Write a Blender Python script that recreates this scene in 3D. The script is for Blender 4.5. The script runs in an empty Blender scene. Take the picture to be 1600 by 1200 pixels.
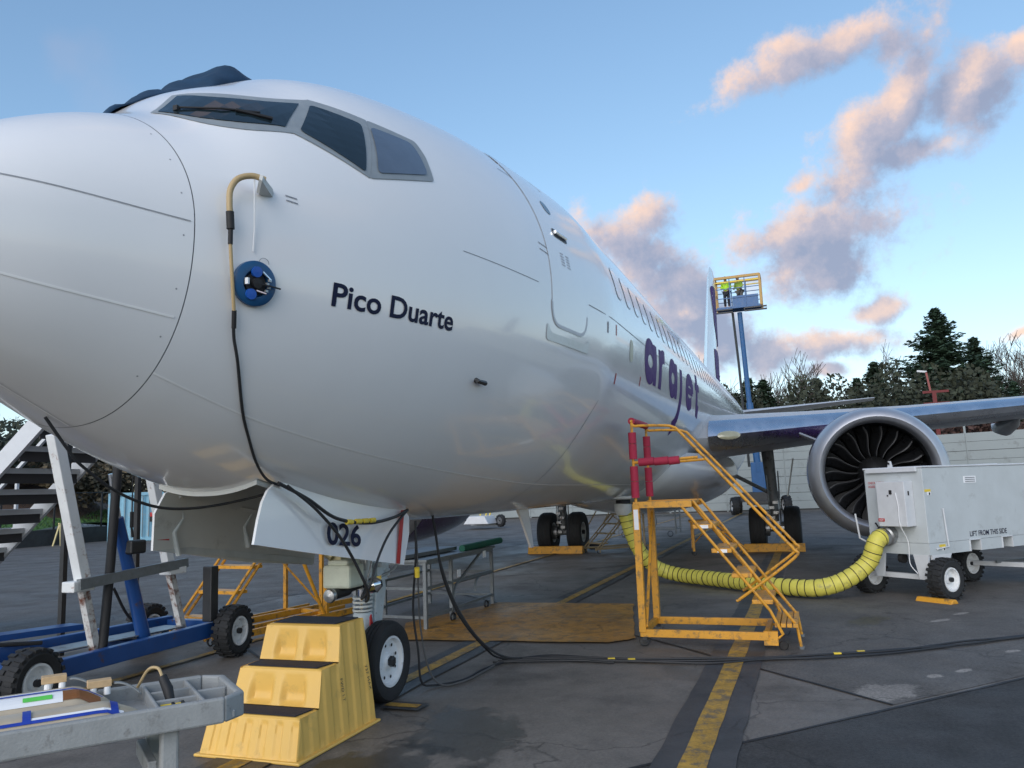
import bpy, bmesh, math, random
import numpy as np
from mathutils import Vector, Matrix
random.seed(7)
PI = math.pi
S = bpy.context.scene
COL = S.collection

# ------------------------------------------------------------------ camera
cd = bpy.data.cameras.new('camera'); cam = bpy.data.objects.new('camera', cd); COL.objects.link(cam)
cd.lens = 27.79; cd.sensor_width = 36; cd.sensor_fit = 'HORIZONTAL'; cd.clip_end = 3000; cd.clip_start = 0.05
_r = Vector((0.348, -0.937, -0.037)).normalized()
_f = Vector((0.931, 0.340, 0.135)).normalized()
_u = _r.cross(_f).normalized(); _r = _f.cross(_u).normalized()
cam.matrix_world = Matrix(((_r.x, _u.x, -_f.x, -2.187), (_r.y, _u.y, -_f.y, -3.7215), (_r.z, _u.z, -_f.z, 1.7186), (0, 0, 0, 1)))
S.camera = cam

# ------------------------------------------------------------------ light
SUN_AZ = Vector((-0.97, 0.10, 0)).normalized()      # towards the setting sun, ahead of the aircraft
SUN_EL = math.radians(16.0)
W = bpy.data.worlds.new('World'); S.world = W; W.use_nodes = True
SKY_STRENGTH = 0.135; SKY_DUST = .05; SKY_OZONE = 2.9
S.view_settings.view_transform = 'Standard'; S.view_settings.look = 'None'
S.view_settings.gamma = 1.0; S.view_settings.exposure = 1.0
S.view_settings.use_curve_mapping = False
S.render.engine = 'CYCLES'

CLOUDS = [
(0.880,-0.070,0.470,-0.175,-0.968,0.182,0.116,0.025),(0.889,-0.020,0.457,-0.104,-0.982,0.159,0.052,0.021),
(0.879,-0.126,0.460,-0.343,-0.837,0.426,0.040,0.041),(0.902,-0.127,0.413,-0.417,-0.513,0.751,0.091,0.026),
(0.927,-0.089,0.366,-0.377,-0.226,0.898,0.061,0.030),(0.900,-0.188,0.392,-0.210,-0.978,0.012,0.054,0.041),
(0.926,-0.133,0.353,-0.183,-0.977,0.111,0.061,0.024),(0.957,-0.043,0.286,-0.064,-0.996,0.063,0.102,0.059),
(0.940,-0.074,0.332,-0.196,-0.915,0.352,0.049,0.040),(0.956,0.002,0.292,-0.090,-0.950,0.298,0.067,0.030),
(0.971,-0.046,0.235,-0.037,-0.998,-0.044,0.069,0.037),(0.940,-0.030,0.340,-0.083,-0.980,0.181,0.03,0.013),
(0.930,0.161,0.329,-0.060,-0.820,0.569,0.045,0.030),(0.939,0.181,0.294,0.292,-0.870,-0.398,0.060,0.036),
(0.959,0.136,0.248,0.256,-0.790,-0.557,0.055,0.039),(0.972,0.122,0.201,0.185,-0.924,-0.336,0.070,0.030),
(0.986,0.039,0.159,0.053,-0.995,-0.089,0.048,0.026),(0.981,0.090,0.171,0.105,-0.991,-0.083,0.045,0.035),
(0.987,-0.047,0.155,-0.031,-0.994,-0.104,0.052,0.019),(0.977,-0.085,0.195,-0.148,-0.931,0.334,0.035,0.019),
(0.991,-0.031,0.129,-0.007,-0.983,-0.183,0.025,0.011),

(0.963,-0.223,0.151,-0.234,-0.970,0.064,0.026,0.010),
(0.876,-0.240,0.420,-0.108,-0.949,-0.295,0.018,0.02)]
def build_world():
    nt = W.node_tree; nt.nodes.clear()
    N = nt.nodes.new; L = nt.links.new
    # group: density of cloud in a direction
    g = bpy.data.node_groups.new('CloudField', 'ShaderNodeTree')
    g.interface.new_socket('Vector', in_out='INPUT', socket_type='NodeSocketVector')
    g.interface.new_socket('Density', in_out='OUTPUT', socket_type='NodeSocketFloat')
    gi = g.nodes.new('NodeGroupInput'); go = g.nodes.new('NodeGroupOutput')
    n1 = g.nodes.new('ShaderNodeTexNoise'); n1.inputs['Scale'].default_value = 11; n1.inputs['Detail'].default_value = 9
    n1.inputs['Roughness'].default_value = .66
    g.links.new(gi.outputs[0], n1.inputs['Vector'])
    n2 = g.nodes.new('ShaderNodeTexNoise'); n2.inputs['Scale'].default_value = 7; n2.inputs['Detail'].default_value = 3
    g.links.new(gi.outputs[0], n2.inputs['Vector'])
    sub = g.nodes.new('ShaderNodeVectorMath'); sub.operation = 'SUBTRACT'; sub.inputs[1].default_value = (.5, .5, .5)
    g.links.new(n2.outputs['Color'], sub.inputs[0])
    sc = g.nodes.new('ShaderNodeVectorMath'); sc.operation = 'SCALE'; sc.inputs['Scale'].default_value = .06
    g.links.new(sub.outputs[0], sc.inputs[0])
    ad = g.nodes.new('ShaderNodeVectorMath'); ad.operation = 'ADD'
    g.links.new(gi.outputs[0], ad.inputs[0]); g.links.new(sc.outputs[0], ad.inputs[1])
    last = None
    for (dx, dy, dz, ax, ay, az, ra, rb) in CLOUDS:
        z = Vector((dx, dy, dz)).normalized(); x = Vector((ax, ay, az)); x = (x - z*x.dot(z)).normalized(); y = z.cross(x)
        m = Matrix((x, y, z)).transposed()
        mp = g.nodes.new('ShaderNodeMapping'); mp.vector_type = 'TEXTURE'
        mp.inputs['Location'].default_value = z; mp.inputs['Rotation'].default_value = m.to_euler()
        mp.inputs['Scale'].default_value = (ra, rb, .3)
        if last is None: g.links.new(ad.outputs[0], mp.inputs['Vector'])
        else:                      # evaluated one after the other (keeps the shader's stack small)
            sq = g.nodes.new('ShaderNodeVectorMath'); sq.operation = 'MULTIPLY_ADD'; sq.inputs[1].default_value = (1e-9,)*3
            g.links.new(last, sq.inputs[0]); g.links.new(ad.outputs[0], sq.inputs[2]); g.links.new(sq.outputs[0], mp.inputs['Vector'])
        ln = g.nodes.new('ShaderNodeVectorMath'); ln.operation = 'LENGTH'
        g.links.new(mp.outputs[0], ln.inputs[0])
        if last is None: last = ln.outputs['Value']
        else:
            mn = g.nodes.new('ShaderNodeMath'); mn.operation = 'SMOOTH_MIN'; mn.inputs[2].default_value = .25
            g.links.new(last, mn.inputs[0]); g.links.new(ln.outputs['Value'], mn.inputs[1]); last = mn.outputs[0]
    # density falls off from each cloud's middle and is torn by noise
    a = g.nodes.new('ShaderNodeMath'); a.operation = 'MULTIPLY_ADD'; a.inputs[1].default_value = -.60; a.inputs[2].default_value = .78
    cl = g.nodes.new('ShaderNodeMath'); cl.operation = 'MINIMUM'; cl.inputs[1].default_value = 4.0
    g.links.new(last, cl.inputs[0]); g.links.new(cl.outputs[0], a.inputs[0])
    c_ = g.nodes.new('ShaderNodeMath'); c_.operation = 'SUBTRACT'; c_.inputs[1].default_value = .5; g.links.new(n1.outputs['Fac'], c_.inputs[0])
    b = g.nodes.new('ShaderNodeMath'); b.operation = 'MULTIPLY_ADD'; b.inputs[1].default_value = 2.1
    g.links.new(c_.outputs[0], b.inputs[0]); g.links.new(a.outputs[0], b.inputs[2])
    g.links.new(b.outputs[0], go.inputs[0])

    tc = N('ShaderNodeTexCoord')
    nrm = N('ShaderNodeVectorMath'); nrm.operation = 'NORMALIZE'; L(tc.outputs['Generated'], nrm.inputs[0])
    f0 = N('ShaderNodeGroup'); f0.node_tree = g; L(nrm.outputs[0], f0.inputs[0])
    off = N('ShaderNodeVectorMath'); off.operation = 'ADD'
    s = (Vector((-.35, .93, 0))*.9 + Vector((0, 0, .6))).normalized()*.03
    off.inputs[1].default_value = s
    sq = N('ShaderNodeVectorMath'); sq.operation = 'MULTIPLY_ADD'; sq.inputs[1].default_value = (1e-9,)*3
    L(f0.outputs[0], sq.inputs[0]); L(nrm.outputs[0], sq.inputs[2]); L(sq.outputs[0], off.inputs[0])
    f1 = N('ShaderNodeGroup'); f1.node_tree = g; L(off.outputs[0], f1.inputs[0])
    alpha = N('ShaderNodeMapRange'); alpha.interpolation_type = 'SMOOTHSTEP'
    alpha.inputs['From Min'].default_value = -.04; alpha.inputs['From Max'].default_value = .52; alpha.inputs['To Max'].default_value = .93
    L(f0.outputs[0], alpha.inputs['Value'])
    lit = N('ShaderNodeMath'); lit.operation = 'SUBTRACT'; L(f0.outputs[0], lit.inputs[0]); L(f1.outputs[0], lit.inputs[1])
    # thin edges catch the light, thick middles stay grey
    thick = N('ShaderNodeMapRange'); thick.inputs['From Min'].default_value = .1; thick.inputs['From Max'].default_value = .85
    thick.inputs['To Min'].default_value = .42; thick.inputs['To Max'].default_value = -.08
    L(f0.outputs[0], thick.inputs['Value'])
    lsum = N('ShaderNodeMath'); lsum.operation = 'MULTIPLY_ADD'; lsum.inputs[1].default_value = .75
    L(lit.outputs[0], lsum.inputs[0]); L(thick.outputs[0], lsum.inputs[2])
    ramp = N('ShaderNodeValToRGB'); cr = ramp.color_ramp
    cr.elements[0].position = .02; cr.elements[0].color = (.165, .187, .26, 1)
    cr.elements[1].position = .72; cr.elements[1].color = (.53, .375, .295, 1)
    e = cr.elements.new(.3); e.color = (.265, .25, .295, 1)
    e = cr.elements.new(.48); e.color = (.40, .315, .295, 1)
    L(lsum.outputs[0], ramp.inputs['Fac'])
    sky = N('ShaderNodeTexSky'); sky.sky_type = 'NISHITA'; sky.sun_disc = False
    sky.sun_elevation = SUN_EL; sky.sun_rotation = math.atan2(SUN_AZ.x, SUN_AZ.y)
    sky.air_density = 1.0; sky.dust_density = SKY_DUST; sky.ozone_density = SKY_OZONE
    ss = N('ShaderNodeVectorMath'); ss.operation = 'SCALE'; ss.inputs['Scale'].default_value = SKY_STRENGTH
    L(sky.outputs[0], ss.inputs[0])
    kk = N('ShaderNodeVectorMath'); kk.operation = 'MULTIPLY_ADD'; kk.inputs[1].default_value = (.75,)*3; kk.inputs[2].default_value = (1,)*3; L(ss.outputs[0], kk.inputs[0])
    s2 = N('ShaderNodeVectorMath'); s2.operation = 'DIVIDE'; L(ss.outputs[0], s2.inputs[0]); L(kk.outputs[0], s2.inputs[1])
    ss = N('ShaderNodeVectorMath'); ss.operation = 'SCALE'; ss.inputs['Scale'].default_value = 1.18; L(s2.outputs[0], ss.inputs[0])
    mix = N('ShaderNodeMix'); mix.data_type = 'RGBA'
    L(alpha.outputs[0], mix.inputs['Factor']); L(ss.outputs[0], mix.inputs['A']); L(ramp.outputs[0], mix.inputs['B'])
    bgA = N('ShaderNodeBackground'); L(mix.outputs['Result'], bgA.inputs['Color'])
    # the rest of the sky: the same broken cloud from plain noise
    dot = N('ShaderNodeVectorMath'); dot.operation = 'DOT_PRODUCT'; dot.inputs[1].default_value = Vector((.93, -.02, .29)).normalized()
    L(nrm.outputs[0], dot.inputs[0])
    n3 = N('ShaderNodeTexNoise'); n3.inputs['Scale'].default_value = 3.2; n3.inputs['Detail'].default_value = 5; L(nrm.outputs[0], n3.inputs['Vector'])
    fade = N('ShaderNodeMapRange'); fade.inputs['From Min'].default_value = .72; fade.inputs['From Max'].default_value = .5; L(dot.outputs['Value'], fade.inputs['Value'])
    a2 = N('ShaderNodeMapRange'); a2.interpolation_type = 'SMOOTHSTEP'; a2.inputs['From Min'].default_value = .54; a2.inputs['From Max'].default_value = .68; a2.inputs['To Max'].default_value = .85
    L(n3.outputs['Fac'], a2.inputs['Value'])
    a3 = N('ShaderNodeMath'); a3.operation = 'MULTIPLY'; L(a2.outputs[0], a3.inputs[0]); L(fade.outputs[0], a3.inputs[1])
    r2 = N('ShaderNodeValToRGB'); r2.color_ramp.elements[0].position = .55; r2.color_ramp.elements[0].color = (.44, .30, .25, 1)
    r2.color_ramp.elements[1].position = .75; r2.color_ramp.elements[1].color = (.19, .205, .27, 1); L(n3.outputs['Fac'], r2.inputs['Fac'])
    mix2 = N('ShaderNodeMix'); mix2.data_type = 'RGBA'
    L(a3.outputs[0], mix2.inputs['Factor']); L(ss.outputs[0], mix2.inputs['A']); L(r2.outputs[0], mix2.inputs['B'])
    bgB = N('ShaderNodeBackground'); L(mix2.outputs['Result'], bgB.inputs['Color'])
    # only directions near the named clouds need the long field (the fields agree at the rim)
    sel = N('ShaderNodeMath'); sel.operation = 'GREATER_THAN'; sel.inputs[1].default_value = .93; L(dot.outputs['Value'], sel.inputs[0])
    ms = N('ShaderNodeMixShader'); L(sel.outputs[0], ms.inputs[0]); L(bgB.outputs[0], ms.inputs[1]); L(bgA.outputs[0], ms.inputs[2])
    out = N('ShaderNodeOutputWorld'); L(ms.outputs[0], out.inputs['Surface'])
    W.cycles.sampling_method = 'MANUAL'; W.cycles.sample_map_resolution = 512
build_world()
sl = bpy.data.lights.new('sun', 'SUN'); sun = bpy.data.objects.new('sun', sl); COL.objects.link(sun)
sl.energy = 1.3; sl.angle = math.radians(60); sl.color = (1.0, .92, .85)     # wide afterglow behind the camera
_sd = (SUN_AZ*math.cos(math.radians(22)) + Vector((0, 0, math.sin(math.radians(22))))).normalized()
sun.rotation_euler = _sd.to_track_quat('Z', 'Y').to_euler()

# ------------------------------------------------------------------ materials
MATS = {}
def mat(name, col, rough=.5, metal=0, var=.12, scale=6, bump=0, bscale=40, coat=0, rvar=.08, spec=.5, dirt=None, emis=0):
    if name in MATS: return MATS[name]
    m = bpy.data.materials.new(name); m.use_nodes = True; nt = m.node_tree; N = nt.nodes.new; L = nt.links.new
    p = nt.nodes['Principled BSDF']
    p.inputs['Roughness'].default_value = rough; p.inputs['Metallic'].default_value = metal
    p.inputs['Specular IOR Level'].default_value = spec
    p.inputs['Coat Weight'].default_value = coat; p.inputs['Coat Roughness'].default_value = .06
    tc = N('ShaderNodeTexCoord')
    no = N('ShaderNodeTexNoise'); no.inputs['Scale'].default_value = scale; no.inputs['Detail'].default_value = 6
    no.inputs['Roughness'].default_value = .62
    L(tc.outputs['Object'], no.inputs['Vector'])
    mr = N('ShaderNodeMapRange'); mr.inputs['From Min'].default_value = .3; mr.inputs['From Max'].default_value = .7
    mr.inputs['To Min'].default_value = 1-var; mr.inputs['To Max'].default_value = 1+var
    L(no.outputs['Fac'], mr.inputs['Value'])
    sc = N('ShaderNodeVectorMath'); sc.operation = 'SCALE'; sc.inputs[0].default_value = col[:3]
    L(mr.outputs[0], sc.inputs['Scale'])
    src = sc.outputs[0]
    if dirt:      # (colour, amount, scale): worn or dirty patches with their own outline
        n2 = N('ShaderNodeTexNoise'); n2.inputs['Scale'].default_value = dirt[2]; n2.inputs['Detail'].default_value = 8; n2.inputs['Roughness'].default_value = .7
        L(tc.outputs['Object'], n2.inputs['Vector'])
        r2 = N('ShaderNodeMapRange'); r2.inputs['From Min'].default_value = .62-dirt[1]*.3; r2.inputs['From Max'].default_value = .72-dirt[1]*.2
        L(n2.outputs['Fac'], r2.inputs['Value'])
        mx = N('ShaderNodeMix'); mx.data_type = 'RGBA'; mx.inputs['B'].default_value = (*dirt[0], 1)
        L(r2.outputs[0], mx.inputs['Factor']); L(src, mx.inputs['A']); src = mx.outputs['Result']
    L(src, p.inputs['Base Color'])
    rr = N('ShaderNodeMapRange'); rr.inputs['From Min'].default_value = .3; rr.inputs['From Max'].default_value = .7
    rr.inputs['To Min'].default_value = max(0, rough-rvar); rr.inputs['To Max'].default_value = min(1, rough+rvar)
    L(no.outputs['Fac'], rr.inputs['Value']); L(rr.outputs[0], p.inputs['Roughness'])
    if bump:
        n3 = N('ShaderNodeTexNoise'); n3.inputs['Scale'].default_value = bscale; n3.inputs['Detail'].default_value = 4
        L(tc.outputs['Object'], n3.inputs['Vector'])
        b = N('ShaderNodeBump'); b.inputs['Strength'].default_value = bump; b.inputs['Distance'].default_value = .02
        L(n3.outputs['Fac'], b.inputs['Height']); L(b.outputs[0], p.inputs['Normal'])
    if emis:
        p.inputs['Emission Color'].default_value = (*col[:3], 1); p.inputs['Emission Strength'].default_value = emis
    MATS[name] = m; return m
WHITE = mat('white_paint', (.82, .82, .83), .2, var=.015, scale=1.2, coat=.5, rvar=.03, bump=.05, bscale=2.2)
RADOME = mat('radome_paint', (.80, .80, .81), .24, var=.015, scale=1.5, coat=.35, rvar=.03)
GREYP = mat('grey_paint', (.56, .57, .55), .45, var=.06, scale=3, dirt=((.40,.40,.38),.12,5))
LINE = mat('panel_gap', (.27, .28, .31), .6)
LINEL = mat('panel_seal', (.88, .88, .88), .4, var=.03)
ALU = mat('bare_aluminium', (.80, .82, .85), .28, metal=1, var=.04, scale=3)
LIP = mat('satin_metal', (.50, .51, .54), .42, metal=.75, var=.05, scale=3, rvar=.05)
DARKM = mat('dark_metal', (.05, .052, .056), .45, metal=.6)
STEEL = mat('steel', (.35, .36, .37), .4, metal=.8, dirt=((.12, .08, .05), .2, 9))
GALV = mat('galvanised', (.20, .22, .235), .5, metal=.5, var=.15, scale=20)
PRINT = mat('purple_print', (.075, .018, .16), .55, var=.04, spec=.15)
PURPLE = mat('purple_paint', (.045, .018, .11), .2, coat=.6, var=.04)
NAVY = mat('navy_print', (.012, .016, .045), .55, spec=.15)
RED = mat('red_paint', (.45, .015, .02), .4)
GLASS = mat('cockpit_glass', (.012, .022, .028), .06, coat=.25, var=.05, spec=.5)
GLASSB = mat('blind_glass', (.10, .13, .18), .14, coat=.5, var=.08, spec=.5)
FRAMEM = mat('window_frame', (.26, .29, .31), .42, var=.08, scale=12)
BLACK = mat('black_rubber', (.014, .014, .016), .65, var=.2, scale=15)
TYRE = mat('tyre_rubber', (.017, .018, .02), .75, var=.25, scale=9, bump=.15, bscale=60)
CABLE = mat('cable_rubber', (.02, .021, .024), .55)
RIM = mat('white_rim', (.74, .75, .76), .35, var=.05, dirt=((.25, .22, .19), .12, 12))
LGREY = mat('gear_grey', (.50, .55, .57), .35, var=.07, scale=9, dirt=((.2, .18, .16), .1, 14))
YEL = mat('safety_yellow', (.66, .31, .025), .45, var=.12, scale=5, dirt=((.22, .13, .05), .34, 13))
YPLAS = mat('yellow_plastic', (.80, .49, .115), .42, var=.05, scale=4, dirt=((.62, .39, .10), .15, 5), bump=.05, bscale=30)
YHOSE = mat('yellow_duct', (.68, .60, .10), .55, var=.1, scale=8, dirt=((.38, .33, .1), .16, 7))
YTAG = mat('yellow_tag', (.75, .55, .05), .5)
MAT_T = mat('grit_mat', (.018, .02, .035), .8, var=.3, scale=90, bump=.2, bscale=200)
TAN = mat('tan_tube', (.45, .33, .17), .5, var=.1)
BLUEP = mat('jack_blue', (.012, .065, .24), .35, var=.1, scale=5, dirt=((.09, .05, .035), .12, 8))
LIFTB = mat('lift_blue', (.012, .09, .25), .4)
BLUEA = mat('adapter_blue', (.010, .075, .19), .35)
BLUEC = mat('blue_cloth', (.008, .038, .085), .9, var=.2, scale=5, bump=.5, bscale=9)
CARTG = mat('cart_grey', (.50, .54, .56), .45, var=.06, scale=3, dirt=((.42, .45, .46), .12, 4), bump=.12, bscale=1.8)
BENCH = mat('bench_plastic', (.30, .31, .31), .6, var=.1, scale=9, bump=.12, bscale=90, dirt=((.2, .2, .195), .22, 12))
WPOST = mat('white_worn', (.66, .68, .69), .45, var=.06, dirt=((.22, .09, .04), .16, 8))
REDF = mat('red_foam', (.36, .02, .055), .75, var=.1)
WOOD = mat('raw_wood', (.55, .38, .21), .7, var=.18, scale=18)
PAPER = mat('paper', (.82, .83, .85), .7, var=.02)
BTAPE = mat('blue_tape', (.015, .05, .36), .5)
GTAPE = mat('green_tape', (.12, .62, .10), .5)
BEIGE = mat('beige_composite', (.50, .42, .31), .4, var=.1, scale=8)
BROWN = mat('brown_composite', (.25, .10, .035), .4, var=.2)
CHROME = mat('chrome', (.8, .8, .82), .08, metal=1)
GREENC = mat('green_cloth', (.012, .11, .07), .7)
STAIRW = mat('stair_white', (.60, .62, .65), .4, var=.06)
STAIRT = mat('stair_tread', (.045, .042, .045), .7, var=.2)
HIVIS = mat('hi_vis', (.42, .75, .04), .7)
SKIN = mat('skin', (.42, .26, .19), .6)
CLOTH = mat('dark_clothes', (.02, .024, .035), .85)
KHAKI = mat('grey_clothes', (.10, .10, .095), .85)
CREAM = mat('cream_box', (.55, .58, .48), .5)

# ------------------------------------------------------------------ mesh helpers
ORG = {}
def V(*a): return Vector(a)
class MB:
    def __init__(s): s.v = []; s.f = []; s.m = []; s.mi = 0
    def add(s, vs, fs):
        n = len(s.v); s.v += [tuple(x) for x in vs]; s.f += [tuple(i+n for i in f) for f in fs]; s.m += [s.mi]*len(fs); return s
    def box(s, c, d, rz=0, rot=None):
        x, y, z = [k/2 for k in d]
        P = [Vector(q) for q in ((-x,-y,-z),(x,-y,-z),(x,y,-z),(-x,y,-z),(-x,-y,z),(x,-y,z),(x,y,z),(-x,y,z))]
        M = rot if rot is not None else Matrix.Rotation(rz, 3, 'Z')
        return s.add([M @ q + Vector(c) for q in P], [(3,2,1,0),(4,5,6,7),(0,1,5,4),(1,2,6,5),(2,3,7,6),(3,0,4,7)])
    def beam(s, a, b, w, h, up=(0,0,1)):
        a = Vector(a); b = Vector(b); d = (b-a).normalized(); u = Vector(up)
        if abs(d.dot(u)) > .98: u = Vector((1,0,0))
        r = d.cross(u).normalized(); u = r.cross(d).normalized()
        P = []
        for e in (a, b):
            for i, j in ((-1,-1),(1,-1),(1,1),(-1,1)): P.append(e + r*(i*w/2) + u*(j*h/2))
        return s.add(P, [(3,2,1,0),(4,5,6,7),(0,1,5,4),(1,2,6,5),(2,3,7,6),(3,0,4,7)])
    def tube(s, pts, r, n=8, caps=True):
        pts = [Vector(q) for q in pts]; R = r if hasattr(r, '__len__') else [r]*len(pts)
        N = len(pts); T = [(pts[min(i+1,N-1)]-pts[max(i-1,0)]).normalized() for i in range(N)]
        u = Vector((0,0,1)) if abs(T[0].z) < .9 else Vector((1,0,0))
        u = (u - T[0]*u.dot(T[0])).normalized(); vs = []
        for i in range(N):
            u = (u - T[i]*u.dot(T[i])).normalized(); w = T[i].cross(u)
            for k in range(n):
                a = 2*PI*k/n; vs.append(pts[i] + u*(math.cos(a)*R[i]) + w*(math.sin(a)*R[i]))
        fs = [(i*n+k, i*n+(k+1)%n, (i+1)*n+(k+1)%n, (i+1)*n+k) for i in range(N-1) for k in range(n)]
        if caps: fs += [tuple(range(n-1,-1,-1)), tuple((N-1)*n+k for k in range(n))]
        return s.add(vs, fs)
    def cyl(s, a, b, r, n=16, r2=None): return s.tube([a, b], [r, r if r2 is None else r2], n)
    def lathe(s, prof, o, ax, n=32, closed=False):
        o = Vector(o); ax = Vector(ax).normalized(); u = Vector((0,0,1)) if abs(ax.z) < .9 else Vector((1,0,0))
        u = (u-ax*u.dot(ax)).normalized(); w = ax.cross(u); vs = []
        for (r, a) in prof:
            for k in range(n):
                t = 2*PI*k/n; vs.append(o + ax*a + u*(math.cos(t)*r) + w*(math.sin(t)*r))
        P = len(prof)
        fs = [(i*n+k, i*n+(k+1)%n, ((i+1)%P)*n+(k+1)%n, ((i+1)%P)*n+k) for i in range(P if closed else P-1) for k in range(n)]
        return s.add(vs, fs)
    def grid(s, fn, nu, nv):
        vs = [fn(i/nu, j/nv) for i in range(nu+1) for j in range(nv+1)]
        return s.add(vs, [(i*(nv+1)+j, (i+1)*(nv+1)+j, (i+1)*(nv+1)+j+1, i*(nv+1)+j+1) for i in range(nu) for j in range(nv)])
    def slab(s, poly, thick):        # poly: 3D planar outline, thickness along its normal
        P = [Vector(q) for q in poly]; n = len(P)
        nr = Vector((0,0,0))
        for i in range(n): nr += P[i].cross(P[(i+1)%n])
        nr = nr.normalized()*thick
        return s.add(P + [q+nr for q in P], [tuple(range(n-1,-1,-1)), tuple(range(n, 2*n))] + [(i, (i+1)%n, n+(i+1)%n, n+i) for i in range(n)])
    def build(s, name, m, parent=None, smooth=False, bevel=0, label=None):
        me = bpy.data.meshes.new(name)
        o0 = ORG.get(parent.name, Vector((0,0,0))) if parent else Vector((0,0,0))
        me.from_pydata([(x-o0.x, y-o0.y, z-o0.z) for x, y, z in s.v], [], s.f)
        ms = m if isinstance(m, (list, tuple)) else [m]
        for q in ms: me.materials.append(q)
        if len(ms) > 1: me.polygons.foreach_set('material_index', s.m)
        bm = bmesh.new(); bm.from_mesh(me); bmesh.ops.recalc_face_normals(bm, faces=bm.faces)
        bm.to_mesh(me); bm.free()
        if smooth:
            me.polygons.foreach_set('use_smooth', [True]*len(me.polygons))
            try: me.set_sharp_from_angle(angle=math.radians(42))
            except Exception: pass
        o = bpy.data.objects.new(name, me); COL.objects.link(o)
        if parent: o.parent = parent; ORG[o.name] = o0
        if bevel:
            b = o.modifiers.new('bevel', 'BEVEL'); b.width = bevel; b.segments = 2; b.limit_method = 'ANGLE'
        if label: o['label'] = label
        return o
def thing(name, label, cat, loc=(0,0,0), group=None):
    o = bpy.data.objects.new(name, None); COL.objects.link(o); o.location = loc; o.empty_display_size = .2
    ORG[o.name] = Vector(loc); o['label'] = label; o['category'] = cat
    if group: o['group'] = group
    return o
def tag(o, label, cat, group=None):
    o['label'] = label; o['category'] = cat
    if group: o['group'] = group
    return o
def struct(o): o['kind'] = 'structure'; return o
def arc(c, u, w, r, a0, a1, n=8):
    c = Vector(c); u = Vector(u); w = Vector(w)
    return [c + u*(r*math.cos(a0+(a1-a0)*i/n)) + w*(r*math.sin(a0+(a1-a0)*i/n)) for i in range(n+1)]
def smooth_path(pts, n=8):
    P = [Vector(q) for q in pts]; P = [P[0]*2-P[1]] + P + [P[-1]*2-P[-2]]; out = []
    for i in range(1, len(P)-2):
        for k in range(n):
            t = k/n; a, b, c, d = P[i-1], P[i], P[i+1], P[i+2]
            out.append(.5*((2*b) + (c-a)*t + (2*a-5*b+4*c-d)*t*t + (3*b-a-3*c+d)*t**3))
    return out + [P[-2]]
def text2d(body, bold=0.0, space=1.0):
    c = bpy.data.curves.new('lettering', 'FONT'); c.body = body; c.size = 1; c.offset = bold; c.resolution_u = 4; c.space_character = space
    o = bpy.data.objects.new('lettering', c); COL.objects.link(o)
    dg = bpy.context.evaluated_depsgraph_get(); me = o.evaluated_get(dg).to_mesh()
    vs = [(v.co.x, v.co.y) for v in me.vertices]; fs = [tuple(p.vertices) for p in me.polygons]
    o.evaluated_get(dg).to_mesh_clear(); bpy.data.objects.remove(o); bpy.data.curves.remove(c)
    return vs, fs
def flat_text(body, o, du, dv, h, name, m, parent, bold=.012, space=1.0, label=None, width=None):
    """letters h tall on a plane: o = lower left corner, du along the writing, dv upwards"""
    vs, fs = text2d(body, bold, space); du = Vector(du).normalized(); dv = Vector(dv).normalized()
    k = h/.72; kx = k
    if width: kx = width/max(v[0] for v in vs)
    b = MB(); b.add([Vector(o)+du*(x*kx)+dv*(y*k) for x, y in vs], fs)
    return b.build(name, m, parent, label=label)
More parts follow.
